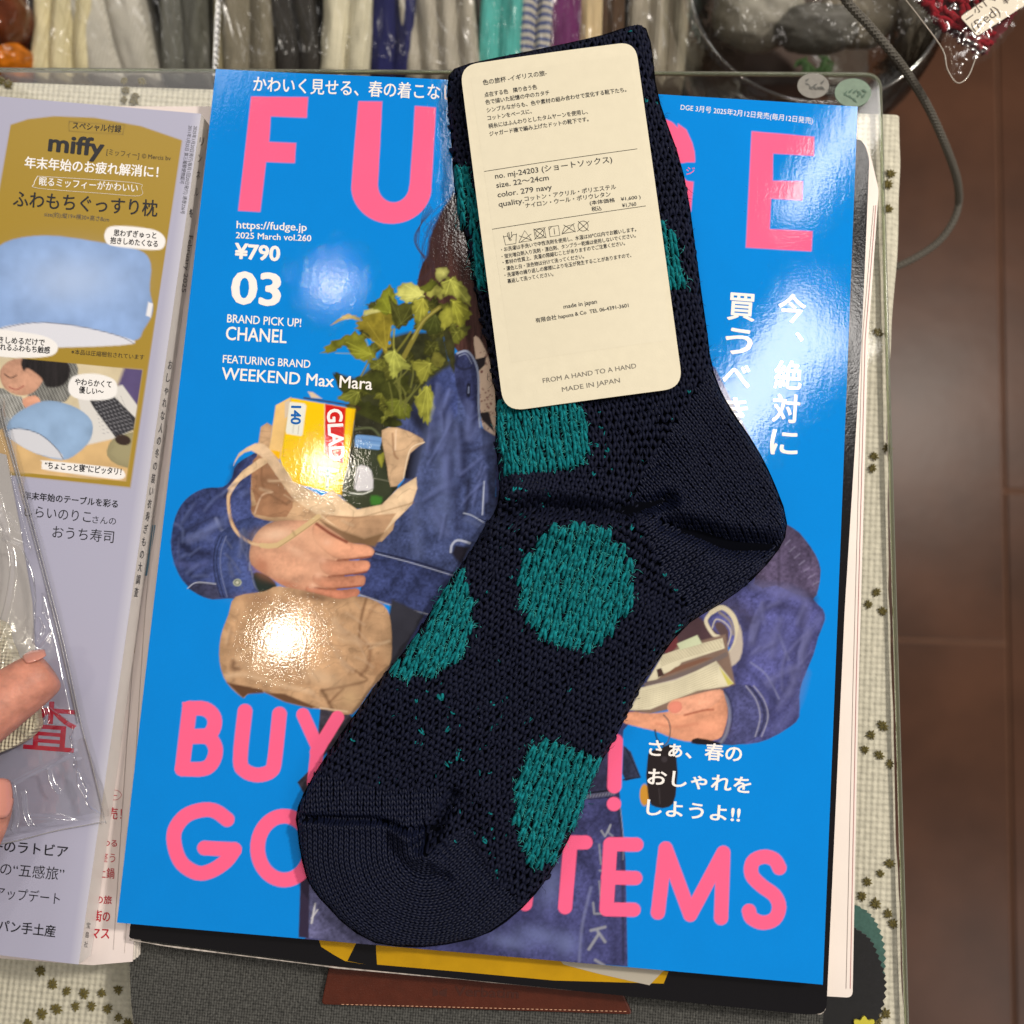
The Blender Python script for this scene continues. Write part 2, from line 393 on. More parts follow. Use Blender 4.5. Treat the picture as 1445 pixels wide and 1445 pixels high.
t = empty('table', (float(np.mean([p[0] for p in top])), float(np.mean([p[1] for p in top])), FZ), label='small wooden table mostly hidden under the cream star cloth', cat='table')
link('table_top', prism(inset(top, 0.97), ZT - 0.022, ZT - 0.0015, 'table_top', 0.002), M_WOOD, t)
for p in inset(top, 0.86):
    link('leg', prism([(p[0] - .02, p[1] - .02), (p[0] + .02, p[1] - .02), (p[0] + .02, p[1] + .02), (p[0] - .02, p[1] + .02)], FZ, ZT - 0.023, 'leg', 0.003), M_WOOD, t)
# the cloth: a sheet that rolls over the table's right and rear edges
bm = bmesh.new(); U_ = np.linspace(-430, 1262, 90); rows = []
edge_v = np.linspace(100, 1560, 120)
right = np.interp(edge_v, [165, 250, 330, 420, 560, 800, 960, 1250, 1445, 1560], [1262, 1258, 1255, 1250, 1243, 1246, 1251, 1258, 1266, 1270])
VV = []; nx = 70
for j, v in enumerate(edge_v):
    row = []
    a = P(-430, v * 1.0 + (0 if j else 0), ZT); vr = v + (162 - 100) * (1 - (v - 100) / 1460)
    b = P(right[j], vr, ZT)
    for i in range(nx):
        k = i / (nx - 1); q = a + (b - a) * k; VV.append((q[0], q[1], ZT + 0.0006 * float(fbm(q[0] * 30, q[1] * 30, 3, 2)) ))
    out = (b - a) / np.linalg.norm(b - a); fold = 0.0035 + 0.0025 * float(fbm(np.array(v / 90.), np.array(0.3), 2, 6))
    for th in (25, 50, 75, 90): VV.append(tuple(b + out * fold * math.sin(math.radians(th)) + np.array([0, 0, -fold * (1 - math.cos(math.radians(th)))])))
    for dz in (0.03, 0.08, 0.14):
        wv = 0.006 * math.sin(v / 70.0 + dz * 20); VV.append(tuple(b + out * (fold + wv * dz * 4) + np.array([0, 0, -dz])))
bm.free(); nn = nx + 7
me = mesh_np('tablecloth', np.array(VV), grid_faces(len(edge_v), nn)); cloth = link('tablecloth', me, M_CLOTH, smooth=True, label='cream woven tablecloth with olive green embroidered stars under the magazines', cat='tablecloth')
md = cloth.modifiers.new('thick', 'SOLIDIFY'); md.thickness = 0.0008; md.offset = -1
# a star is eight yarn loops round a knot
M_OLIVE = mat('olive_yarn', (98, 88, 38), rough=0.95, sheen=0.3, noise=(2500, 0.35))
def star_mesh():
    bm = bmesh.new()
    for k in range(9):
        a = 2 * PI * k / 9 + random.uniform(-.15, .15); r = 0.0023 * random.uniform(0.8, 1.15)
        for s, (d0, w0, h0) in enumerate(((0.15, .7, .6), (0.5, 1, 1), (0.95, .55, .35))): pass
        pts = [(0.1, .45, .9), (0.45, 1, 1.1), (0.8, .75, .7), (1.05, .15, .1)]
        ring = []
        for d, wd, h in pts:
            c = Vector((math.cos(a) * r * d, math.sin(a) * r * d, 0)); sd = Vector((-math.sin(a), math.cos(a), 0)) * 0.00048 * wd
            ring.append([bm.verts.new(c - sd), bm.verts.new(c + Vector((0, 0, 0.0011 * h))), bm.verts.new(c + sd)])
        for i in range(3):
            for j in range(2): bm.faces.new((ring[i][j], ring[i + 1][j], ring[i + 1][j + 1], ring[i][j + 1]))
    me = bpy.data.meshes.new('embroidered_star'); bm.to_mesh(me); bm.free(); me.materials.append(M_OLIVE)
    for p in me.polygons: p.use_smooth = True
    return me
stars = [star_mesh() for _ in range(4)]
spx = []
for fr, L_ in ((C9, [(850, 190), (800, 230), (775, 290), (835, 315), (880, 350), (878, 768), (840, 812), (785, 845), (762, 905), (818, 938), (872, 980), (892, 1022), (862, 1400), (825, 1428)]),
               (C6, [(812, 488), (805, 540), (822, 1060), (790, 1110), (872, 455), (850, 1140)]),
               (Z8, [(385, 690), (388, 810), (340, 1412), (400, 640)]),
               (C1, [(38, 362), (530, 345), (535, 388), (575, 412), (605, 348), (528, 428), (572, 432), (8, 345)]),
               (C7, [(172, 1218), (225, 1276), (282, 1305), (355, 1315), (430, 1312), (500, 1298), (178, 1400), (240, 1378), (320, 1368), (387, 1368), (455, 1378), (500, 1415), (120, 1440), (60, 1470), (540, 1440)])):
    spx += [tuple(p) for p in fr_pts(L_, fr)]
for (u, v) in spx:
    q = P(u, v, ZT); o = link('embroidered_star', random.choice(stars), None, cloth)
    o.location = (q[0], q[1], ZT + 0.0005); o.rotation_euler = (0, 0, random.uniform(0, 6.3)); sc_ = random.uniform(0.7, 0.95); o.scale = (sc_, sc_, sc_)
# scalloped felt piece at the lower right
M_FELT = mat('black_felt', (20, 20, 22), rough=0.95, sheen=0.2, noise=(900, 0.3)); M_FELTG = mat('green_felt', (58, 92, 84), rough=0.95, sheen=0.2, noise=(900, 0.2))
def pink(pts, z, amp, fr):
    p = smooth_path(fr_pts(pts, fr), 5); out = []
    for i, q in enumerate(p): out.append(q + (np.array([amp, 0]) if i % 2 else 0))
    return [tuple(x) for x in P(np.array(out)[:, 0], np.array(out)[:, 1], z)]
fe = empty('felt_mat', tuple(P(1215, 1400, ZT)), label='black scalloped felt piece with green border at the lower right corner', cat='felt mat')
link('green_border', prism(pink([(700, 930), (770, 965), (810, 1010), (838, 1075), (850, 1150), (846, 1230), (835, 1300)], ZT, 4, C9) + [tuple(P(1160, 1400, ZT))], ZT + 0.0004, ZT + 0.0009, 'gb'), M_FELTG, fe)
link('black_felt', prism(pink([(690, 1020), (745, 1050), (790, 1090), (818, 1150), (842, 1220), (850, 1290), (835, 1370), (800, 1440), (700, 1540)], ZT, 4, C9) + [tuple(P(1120, 1470, ZT))], ZT + 0.001, ZT + 0.0017, 'bf'), M_FELT, fe)
M_YEL = mat('yellow_felt', (196, 186, 60), rough=0.9)
pl = []
for i in range(40):
    a = 2 * PI * i / 40; r = 17 * (1 + 0.16 * math.cos(a * 8)); pl.append((1216 + r * math.cos(a), 1449 + r * math.sin(a)))
link('yellow_flower', prism(pxpoly(pl, ZT), ZT + 0.0018, ZT + 0.0026, 'yf'), M_YEL, fe)
# clear acrylic sheet lying over the cloth
ZA = ZT + 0.0035
ac = [P(-200, 96, ZA), P(1242, 104, ZA), P(1282, 1500, ZA), P(-300, 1500, ZA)]
M_ACR = film('clear_acrylic', (1, 1, 1), 0.03, 0.05, fres=False)
M_ACRE = mat('acrylic_edge', (190, 200, 170), rough=0.15, trans=0.85, ior=1.3)
a0 = empty('acrylic_sheet', tuple(ac[3]), label='clear acrylic sheet with a rounded corner lying over the cream cloth', cat='acrylic sheet')
outl = rounded([tuple(p[:2]) for p in ac][::-1], [.01, .01, .006, .01])
me = bpy.data.meshes.new('clear_panel'); me.from_pydata([(p[0], p[1], ZA) for p in outl], [], [tuple(range(len(outl)))]); link('clear_panel', me, M_ACR, a0)
path = np.array([(p[0], p[1], ZA - 0.0008) for p in outl + outl[:1]])
link('polished_edge', tube(path, 0.0009, 8, 'polished_edge', False), M_ACRE, a0, smooth=True)
# two round stickers on its rear corner
def sticker(cx, cy, r, col, col2, lab):
    c = P(cx, cy, ZA); o = empty('sticker', tuple(c), label=lab, cat='sticker', group='round stickers on the acrylic sheet')
    pts = [(cx + r * 1.12 * math.cos(a), cy + r * 0.88 * math.sin(a)) for a in np.linspace(0, 2 * PI, 33)[:-1]]
    link('sticker_disc', prism(pxpoly(pts, ZA), ZA + 0.0002, ZA + 0.0006, 'sd'), mat('sticker_paper', col, rough=0.5, noise=(500, 0.12)), o)
    m2 = mat('sticker_print', col2, rough=0.5); bmx = bmesh.new()
    for k in range(5):
        for sgn in (-1, 1):
            x = cx - r * 0.55 + k * r * 0.28; y = cy + random.uniform(-.35, .3) * r; a = sgn * random.uniform(.4, 1)
            q = [(x, y), (x + r * .16 * math.cos(a - .5), y + r * .16 * math.sin(a - .5)), (x + r * .42 * math.cos(a), y + r * .42 * math.sin(a)), (x + r * .16 * math.cos(a + .5), y + r * .16 * math.sin(a + .5))]
            zz = ZA + 0.0007 + 0.00003 * (k * 2 + (sgn > 0)); bmx.faces.new([bmx.verts.new(p) for p in pxpoly(q, zz)])
    me = bpy.data.meshes.new('leaf_print'); bmx.to_mesh(me); bmx.free(); link('leaf_print', me, m2, o)
sticker(1147, 122, 20, (124, 121, 114), (82, 82, 77), 'small white round leaf sticker left of the pale green one')
sticker(1203, 132, 23, (108, 128, 110), (68, 94, 76), 'pale green round sticker in the corner of the acrylic sheet')

# ================================================================== grey laptop case with leather tab
M_CASE = mat('grey_melange_fabric', (68, 68, 65), rough=0.9, noise=(1100, 0.75), bumps=(('weave', 7000, 0.5, 0.0003), ('streak', 1800, 0.5, 0.0004)))
ZC = -0.0165
cs = empty('laptop_case', tuple(P(670, 1400, ZA)), label='dark grey fabric laptop case under the magazines with brown leather tab', cat='laptop case')
cp = [P(182, 1335, ZC), P(196, 1500, ZC), P(1166, 1520, ZC), P(1172, 900, ZC), P(250, 850, ZC)]
cpoly = rounded([tuple(P(*q, ZC)[:2]) for q in [(181, 1300), (186, 1452), (240, 1600), (1150, 1600), (1162, 1440), (1172, 900), (250, 850)]], [.004, .012, .012, .01, .01, .01, .01], 8)
link('fabric_shell', prism(cpoly, ZA + 0.0003, ZC, 'fabric_shell', 0), M_CASE, cs)
M_LEATH = mat('brown_leather', (76, 33, 20), rough=0.33, spec=0.5, noise=(300, 0.14), bumps=(('noise', 1600, 0.25, 0.0003),))
lt = link('leather_tab', prism(rounded([tuple(P(*q, ZC)[:2]) for q in [(468, 1352), (455, 1414), (892, 1428), (870, 1380)]], [.001, .0015, .0015, .002]), ZC + 0.0001, ZC + 0.0022, 'leather_tab', 0.0005), M_LEATH, cs)
M_EMB = mat('embossed_leather', (62, 24, 12), rough=0.5)
text('Verbatim', (480, 1325), (750, 1336), 58, M_EMB, lt, ZC + 0.0022, C8, 0.02, 8e-5, 'embossed_lettering')
me = prism(pxpoly([(392, 1280), (415, 1295), (415, 1312), (392, 1318)], ZC, C8), ZC + .00221, ZC + .00228); link('embossed_mark', me, M_EMB, lt)
me = prism(pxpoly([(452, 1283), (420, 1296), (420, 1312), (450, 1320)], ZC, C8), ZC + .00221, ZC + .00228); link('embossed_mark', me, M_EMB, lt)
M_THREAD = mat('tan_thread', (196, 150, 120), rough=0.8)
a_, b_ = fr_pts([(5, 1362), (1210, 1392)], C8)
for i in range(62):
    k0 = i / 62; k1 = k0 + 0.010; p0 = a_ + (b_ - a_) * k0; p1 = a_ + (b_ - a_) * k1
    q0 = P(p0[0], p0[1], ZC + .0023); q1 = P(p1[0], p1[1], ZC + .0023)
    if i == 0: sm_ = None
    link('stitch', tube([q0, (q0 + q1) / 2 + np.array([0, 0, .0001]), q1], [.00008, .00016, .00008], 5, 'stitch'), M_THREAD, lt)

# ================================================================== magazines
def slab_pages(parent, poly, z0, z1, mat_=None, n=None, name='page'):
    """page block: separate thin leaves, a little uneven at the edges"""
    n = n or max(4, int((z1 - z0) / 0.0007)); h = (z1 - z0) / n; c = np.mean(np.array(poly)[:, :2], 0)
    for i in range(n):
        j = np.array([random.uniform(-1, 1), random.uniform(-1, 1)]) * 0.00018
        link(name, prism([tuple(c + (np.array(p[:2]) - c) * random.uniform(0.9975, 0.9995) + j) for p in poly], z0 + i * h + 0.00003, z0 + (i + 1) * h - 0.00003, name), mat_ or M_PAGES, parent)
# --- white book at the right
ZW = -0.0112
wb = empty('white_book', tuple(P(1190, 800, ZC)), label='white softcover book sticking out at the right below the stack', cat='book')
wp = [P(*q, ZW) for q in [(400, 240), (1224, 200), (1240, 268), (1225, 480), (1212, 960), (1203, 1408), (1150, 1405), (400, 1330)]]
wpoly = rounded([tuple(p[:2]) for p in wp], [.004, .004, .002, .004, .004, .002, .002, .004], 4)[::-1]
slab_pages(wb, wpoly, ZC + .0024, ZW - .0004)
link('cover', prism(wpoly, ZW - .0004, ZW, 'cover'), mat('white_cover', (226, 216, 208), rough=0.3, noise=(40, 0.04)), wb)
ln = P(np.array([1236, 1221, 1208.5, 1200]), np.array([290, 480, 960, 1395]), ZW + 0.0001)
link('pink_rule', tube(ln, 0.00012, 4, 'pink_rule'), mat('pink_rule', (196, 140, 140), rough=0.5), wb)
link('cover_fold', tube(P(np.array([1233, 1217, 1204, 1194]), np.array([290, 480, 960, 1395]), ZW + 0.0001), 0.00008, 4, 'cover_fold'), mat('fold_line', (150, 138, 130), rough=0.5), wb)
# --- black magazine
ZB = -0.0062
M_BLACK = mat('black_gloss_cover', (18, 17, 20), rough=0.12, spec=0.5, bumps=(('noise', 1200, 0.12, 0.0003), ('streak', 60, 0.4, 0.0012)))
bk = empty('black_magazine', tuple(P(700, 1390, ZW)), label='black glossy magazine with yellow lettering directly under the blue one', cat='magazine')
bp = [P(*q, ZB) for q in [(300, 200), (1217, 196), (1227, 222), (1216, 480), (1192, 860), (1166, 1430), (1140, 1432), (480, 1364), (182, 1324)]]
bpoly = rounded([tuple(p[:2]) for p in bp], [.004, .003, .003, .004, .004, .003, .003, .004, .001], 4)[::-1]
slab_pages(bk, bpoly, ZW + .0002, ZB - .0003)
link('cover', prism(bpoly, ZB - .0003, ZB, 'cover'), M_BLACK, bk)
wq = P(np.array([183, 235, 480, 720, 960, 1120, 1158, 1165, 1172, 1183]), np.array([1326, 1335, 1366, 1388, 1411, 1428, 1431, 1424, 1250, 960]), ZB - .0004)
M_WORN = mat('worn_edge_paper', (168, 160, 152), rough=.8, noise=(500, .6)); wl = np.linspace(0, 1, 60); wk = np.linspace(0, 1, len(wq)); wpp = np.stack([np.interp(wl, wk, wq[:, i]) for i in range(3)], 1)
link('worn_edge', tube(wpp, .00022 + .00014 * np.sin(wl * 90) * np.sin(wl * 37), 5, 'worn_edge'), M_WORN, bk)
M_YCOV = mat('yellow_ink', (180, 138, 14), rough=0.2, spec=0.5, noise=(120, 0.12), bumps=(('streak', 90, 0.3, 0.001),)); M_GREYC = mat('grey_ink_area', (170, 164, 150), rough=0.25)
def flat(name, pts, z, m, parent, fr=None, sm=0):
    a = fr_pts(pts, fr)
    if sm: a = smooth_path(a, sm, True)
    q = P(a[:, 0], a[:, 1], z); me = bpy.data.meshes.new(name); me.from_pydata([tuple(p) for p in q], [], [tuple(range(len(q)))])
    me.update()
    if me.polygons and me.polygons[0].normal.z < 0: me.flip_normals()
    return link(name, me, m, parent)
flat('yellow_shape', [(150, 1120), (165, 1090), (700, 1110), (1100, 1180), (1380, 1225), (1360, 1275), (900, 1262), (500, 1225), (155, 1195)], ZB + 6e-5, M_YCOV, bk, C8)
flat('yellow_shape', [(0, 1090), (70, 1100), (30, 1180), (110, 1195), (20, 1180), (-25, 1155), (-80, 1120), (-90, 1090)], ZB + 6e-5, M_YCOV, bk, C8)
flat('grey_shape', [(900, 1150), (1380, 1200), (1300, 1282), (1080, 1232), (940, 1195)], ZB + 1.3e-4, M_GREYC, bk, C8)

# --- the blue fashion magazine on top: cover surface
step = 0.00034; gx = np.arange(-0.115, 0.115 + step / 2, step); gy = np.arange(-0.1485, 0.1485 + step / 2, step)
GX, GY = np.meshgrid(gx, gy, indexing='ij'); HZ = hcov(GX, GY); GU, GV = UV(GX, GY, HZ)
s = Sheet(GU, GV, (0, 130, 216))
# --- hair
s.poly([(760, 240), (860, 0), (1260, 0), (1300, 900), (1000, 620), (800, 300), (770, 215)], (66, 42, 38), Z4, sm=4, tex='hair')
s.poly([(478, 290), (450, 330), (425, 370), (395, 430), (380, 480), (370, 560), (345, 620), (330, 680), (560, 700), (600, 400), (520, 250)], (66, 42, 38), (480, 180, 3.01), soft=2, tex='hair')
for k in range(46):
    x0 = rng.uniform(470, 500); y0 = rng.uniform(270, 330); x1 = rng.uniform(330, 470); y1 = rng.uniform(560, 720)
    s.line([(x0, y0), ((x0 + x1) / 2 - rng.uniform(0, 60), (y0 + y1) / 2), (x1, y1)], 0.5, (52, 34, 34), (480, 180, 3.01), 0.8, 0.7)
for k in range(14):
    b0 = rng.uniform(0, 1); s.line([(400 - 40 * b0, 900 - b0 * 60), (315 + 20 * b0, 990 + 30 * b0), (330 + 30 * b0, 1060 + 40 * b0), (400, 1110 + 60 * b0), (340 + rng.uniform(-20, 40), 1190)], 0.4, (60, 44, 50), C2, 0.7, 0.6)
s.poly([(690, 480), (760, 430), (900, 420), (1010, 520), (1060, 620), (1110, 740), (1080, 820), (960, 940), (880, 1030), (860, 1200), (700, 1300), (560, 1300), (440, 1180), (520, 980), (640, 800), (700, 700)], (52, 58, 104), None, tex='denim')
for k in range(26):
    x0, y0 = rng.uniform(455, 490), rng.uniform(840, 1000); o_ = rng.uniform(20, 110)
    s.line([(x0, y0), (x0 - o_, y0 + rng.uniform(40, 90)), (x0 - o_ * rng.uniform(.6, 1.2), y0 + rng.uniform(110, 190)), (x0 - 20, y0 + rng.uniform(190, 260))], .45, (58, 38, 40), C2, .7, .7)
# --- blouse behind the collar
s.poly([(1180, 600), (1240, 640), (1330, 900), (1340, 1310), (1240, 1240), (1200, 800)], (206, 180, 158), Z4, sm=3, tex='soft')
for k in range(60): s.blob((rng.uniform(1215, 1320), rng.uniform(680, 1290)), rng.uniform(4, 11), rng.uniform(3, 8), (110, 60, 62), rng.uniform(0, 3), Z4, 0.8, True)
s.poly([(1180, 760), (1270, 740), (1260, 800), (1200, 860)], (40, 34, 38), Z4); s.poly([(1220, 1150), (1290, 1140), (1330, 1290), (1240, 1200)], (40, 34, 38), Z4)
# --- jacket: body
DN = (66, 77, 120); DK = (30, 33, 58); DL = (98, 110, 154)
s.poly([(500, 820), (860, 840), (1060, 740), (1130, 700), (1190, 800), (1225, 1250), (1340, 1320), (1340, 2300), (900, 2400), (300, 2330), (480, 1900), (700, 1600), (600, 1300), (560, 1000)], DN, Z4, sm=0, tex='denim', rim=(14, .7))
s.poly([(860, 870), (900, 830), (1040, 870), (1060, 1150), (1010, 1200), (920, 1180), (880, 1000)], (64, 76, 128), Z4, sm=3, tex='denim')
s.poly([(1040, 720), (1120, 700), (1185, 760), (1215, 880), (1222, 1250), (1160, 1200), (1070, 1020), (1040, 850)], (48, 54, 92), Z4, sm=3, tex='denim')
s.line([(1060, 715), (1130, 700), (1185, 770), (1213, 880), (1215, 1100), (1225, 1250)], 3.0, (150, 160, 186), Z4, 0.8, 0.9)
s.line([(1072, 735), (1125, 722), (1165, 790)], 1.2, (140, 150, 180), Z4, 0.8, 0.8)
s.line([(1060, 740), (1050, 800), (1100, 830), (1160, 820)], 3, (26, 28, 44), Z4, 1.5, 0.8)
s.line([(1143, 945), (1140, 1020)], 5.5, (20, 22, 38), Z4, 0.9, 0.95); s.line([(1143, 960), (1141, 1005)], 1.4, (120, 130, 160), Z4, 0.7)
s.line([(1070, 900), (1090, 1010), (1150, 1140)], 5, DK, Z4, 5, 0.7); s.line([(880, 880), (900, 1020), (960, 1190)], 6, DK, Z4, 6, 0.75)
s.line([(700, 1030), (800, 1200), (870, 1330)], 14, DK, Z4, 8, 0.8)
# front panel folds, in frame C5
s.line([(385, 130), (400, 230), (440, 330), (470, 420)], 10, DK, C5, 8, 0.6)
s.line([(300, 300), (370, 400), (360, 440)], 14, (26, 28, 44), C5, 5, 0.85)
s.poly([(265, 560), (300, 480), (355, 430), (320, 590), (270, 590)], (22, 22, 34), C5, soft=2)
s.line([(500, 470), (560, 470), (650, 440)], 4, DK, C5, 3, 0.8)
s.line([(470, 340), (430, 370), (370, 420), (330, 560), (320, 760), (330, 900)], 10, DL, C5, 9, 0.45); s.line([(400, 380), (420, 560), (400, 760)], 16, DL, C5, 14, 0.45)
s.line([(510, 370), (530, 430), (525, 560), (490, 660), (500, 800)], 8, DK, C5, 7, 0.75); s.line([(460, 360), (480, 480), (455, 620), (440, 800)], 12, DL, C5, 10, 0.5)
s.line([(545, 600), (540, 700), (525, 740)], 7, (26, 28, 48), C5, 4, 0.9); s.line([(560, 380), (600, 400), (655, 430)], 16, DL, C5, 12, 0.3)
s.line([(612, 600), (604, 740)], 2, (176, 184, 206), C5, 0.8, 0.9); s.line([(620, 640), (618, 750)], 1.2, DK, C5, 1, 0.9)
s.line([(525, 735), (560, 745), (610, 775)], 1.6, (170, 178, 200), C5, 0.8, 0.9); s.line([(535, 760), (600, 790)], 5, DL, C5, 4, 0.5)
s.line([(470, 900), (475, 870), (500, 850), (550, 862)], 3, (180, 186, 206), C5, 0.9, 0.9); s.poly([(475, 905), (490, 870), (550, 880), (515, 950), (490, 930)], (30, 28, 40), C5, soft=2)
# hem band
s.poly([(145, 895), (300, 930), (490, 990), (370, 1165), (250, 1140), (80, 1080), (110, 980)], (56, 66, 112), C5, tex='denim', rim=(8, .75))
s.line([(145, 897), (300, 935), (490, 992)], 2.2, (28, 30, 52), C5, 1, 0.9); s.line([(150, 906), (300, 945), (480, 1000)], 1.2, (170, 176, 200), C5, 0.8, 0.8)
s.line([(80, 1080), (230, 1130), (370, 1163)], 1.6, (168, 170, 184), C5, 0.9, 0.9)
# dark skirt below
s.poly([(220, 1100), (360, 1165), (240, 1370), (200, 1400), (190, 1250)], (48, 48, 58), C5, soft=2, tex='soft')
# --- jeans below
s.poly([(650, 880), (800, 900), (860, 960), (520, 1300), (600, 1440), (640, 1000)], (56, 52, 62), Z2, tex='denim')
s.poly([(1350, 400), (1120, 330), (1150, 0), (-1000, -400), (-1000, 1150), (-780, 1090), (-400, 1120), (0, 1165), (610, 1195), (600, 700), (575, 420), (560, 250), (540, 120), (500, 60)][4:] + [(420, 100)], (62, 64, 108), Z5, tex='denim', rim=(10, .75))
s.poly([(427, 395), (540, 380), (560, 0), (500, 60)], (50, 50, 78), Z5, tex='denim')
s.line([(425, 392), (545, 378)], 3, (20, 22, 36), Z5, 1); s.line([(425, 408), (545, 392)], 5, (120, 118, 138), Z5, 1.6, 0.8); s.line([(425, 420), (545, 408)], 1.2, (24, 24, 40), Z5, 1)
for k in range(16): s.line([(428 + k * 7.4, 401 - k * .9), (430 + k * 7.4, 415 - k * .9)], 0.5, (30, 30, 46), Z5, 0.6)
s.poly([(590, 170), (625, 200), (670, 315), (600, 335), (585, 300)], (44, 48, 70), Z5, tex='denim'); s.line([(600, 180), (630, 240), (665, 315)], 1.2, (20, 22, 32), Z5, 1); s.line([(590, 330), (668, 318)], 2, (24, 26, 38), Z5, 1)
s.line([(560, 420), (580, 560), (585, 700), (590, 1180)], 3, (40, 42, 66), Z5, 2, 0.9); s.line([(575, 450), (590, 600), (588, 700)], 1, (170, 170, 190), Z5, 0.8, 0.6)
s.line([(440, 830), (400, 1000), (385, 1170)], 1.5, (150, 156, 190), Z5, 3, 0.5)
for (x, y, rx, ry) in ((250, 820, 60, 120), (200, 1050, 130, 50), (330, 1090, 60, 60), (60, 1080, 120, 40)): s.blob((x, y), rx, ry, (112, 122, 170), 0.2, Z5, 0.55)
G_ = (150, 152, 160)
s.line([(488, 566), (505, 592), (530, 540)], 2.6, G_, Z5, 0.9, 0.8, 0); s.line([(530, 540), (520, 575), (540, 590)], 2.2, G_, Z5, 0.9, 0.7, 0)
for y in (690, 860): s.line([(478, y - 60), (486, y + 30)], 2.6, G_, Z5, 1, 0.6, 0)
s.line([(480, 750), (492, 752)], 2.6, G_, Z5, 1, 0.6); s.line([(450, 900), (455, 950), (500, 950)], 3, G_, Z5, 1, 0.7, 0)
s.line([(505, 1012), (440, 1028)], 4, G_, Z5, 1.2, 0.8); s.line([(470, 1030), (505, 1080)], 4, G_, Z5, 1.2, 0.8); s.line([(475, 1045), (430, 1115)], 4, G_, Z5, 1.2, 0.8); s.line([(460, 1165), (500, 1190)], 4, G_, Z5, 1.2, 0.7)
# left trouser leg with the white stroke, below the toe (frame C7)
s.poly([(1270, 620), (1255, 1080), (1300, 1085), (1305, 860), (1290, 700)], (48, 40, 62), C7, soft=1); s.poly([(1300, 860), (1298, 1082), (1700, 1140), (1700, 900), (1400, 800)], (84, 84, 118), C7, tex='denim')
s.line([(1325, 940), (1310, 1020)], 2.6, (196, 196, 200), C7, 0.9, 0.9, 0, 1.2); s.line([(1310, 1000), (1335, 965)], 2, (190, 190, 196), C7, 0.9, 0.9, 0, 1)
# --- celery
LG = (134, 136, 46); LD = (66, 70, 28); LL = (186, 186, 110)
s.poly([(450, 800), (560, 600), (700, 560), (960, 560), (1010, 800), (860, 900), (700, 1150), (520, 1280), (330, 1200), (250, 1000), (180, 900), (160, 860), (330, 900)], (52, 54, 30), Z4, soft=3, tex='leaf')
def leaf(pts, col, fr=Z4, vein=None, rim=(4, .62)):
    col = (int(col[0] * .98), int(col[1] * .98), int(col[2] * .9))
    a = fr_pts(pts, fr); a = smooth_path(a, 6, True); c = a.mean(0)
    jag = 1 + 0.11 * ((np.arange(len(a)) % 4 < 2) - 0.5) + 0.05 * rng.standard_normal(len(a)); a = c + (a - c) * jag[:, None]
    s.poly([tuple(p) for p in a], col, None, 1.0, 1, 0, 'leaf', rim)
    if vein is not None:
        for k in range(6):
            t_ = a[int(len(a) * k / 6)]; s.line([tuple(fr_pts([vein], fr)[0]), tuple((fr_pts([vein], fr)[0] * 0.2 + t_ * 0.8))], 1.0, tuple(min(255, int(x * 1.18 + 14)) for x in col), None, 0.9, 0.6, 0, 0.3)
for k in range(95):
    x, y = rng.uniform(230, 1120), rng.uniform(240, 1230)
    if poly_sdf(np.array(x), np.array(y), np.array([(330, 620), (480, 330), (760, 240), (1000, 230), (1120, 420), (1100, 560), (980, 640), (860, 900), (700, 1130), (520, 1260), (340, 1180), (230, 1000), (200, 900), (400, 860)], float)) < 0: continue
    r = rng.uniform(35, 85); a0 = rng.uniform(0, 6.3); g = rng.uniform(.55, 1.15)
    leaf([(x + r * f * math.cos(a0 + t), y + r * f * math.sin(a0 + t)) for t, f in zip(np.linspace(0, 5.4, 7), (1.2, .6, .9, .55, .9, .6, 1.0))], (int(96 * g), int(98 * g), int(40 * g)), vein=(x, y))
leaf([(330, 900), (480, 850), (540, 900), (470, 1010), (400, 1000)], LD); leaf([(470, 960), (600, 900), (700, 880), (680, 1000), (560, 1050)], LD); leaf([(540, 1080), (640, 1050), (720, 1100), (700, 1190), (640, 1190), (590, 1150)], (110, 116, 44), vein=(640, 1060))
leaf([(330, 1060), (440, 1080), (520, 1150), (480, 1250), (380, 1230), (330, 1160)], (58, 62, 26)); leaf([(560, 1180), (660, 1220), (600, 1260), (520, 1240)], LD)
leaf([(190, 1040), (260, 980), (350, 1000), (330, 1080), (250, 1070)], (120, 124, 52), vein=(340, 1000)); leaf([(160, 880), (200, 860), (300, 960), (220, 1000)], LD)
leaf([(95, 715), (110, 650), (250, 590), (330, 560), (440, 690), (460, 760), (380, 770), (300, 740), (240, 660), (170, 700)], LG, vein=(430, 720))
leaf([(330, 540), (340, 480), (430, 420), (520, 390), (570, 400), (590, 560), (550, 710), (470, 650), (390, 560)], (136, 124, 44), vein=(540, 690), rim=(9, .8))
leaf([(140, 510), (200, 460), (260, 430), (330, 445), (360, 480), (280, 465), (210, 480)], (196, 178, 120)); leaf([(380, 440), (400, 395), (540, 385), (560, 400), (470, 420)], (200, 196, 130))
leaf([(460, 390), (500, 290), (560, 220), (600, 260), (620, 340), (590, 430)], (124, 130, 40), vein=(570, 420)); leaf([(560, 300), (620, 360), (740, 340), (750, 420), (700, 500), (610, 530)], (78, 80, 34), vein=(650, 500))
leaf([(615, 290), (640, 220), (710, 200), (790, 240), (820, 300), (760, 320), (690, 350), (640, 310)], LL, vein=(800, 290)); leaf([(740, 340), (820, 310), (850, 400), (820, 470), (780, 510), (740, 440)], (160, 158, 66), vein=(810, 320))
leaf([(830, 260), (880, 215), (940, 240), (945, 330), (900, 290), (860, 310)], (176, 176, 92)); leaf([(905, 100), (990, 95), (985, 160), (920, 190)], (182, 182, 110)); leaf([(790, 240), (870, 190), (910, 210), (850, 270)], (104, 110, 40))
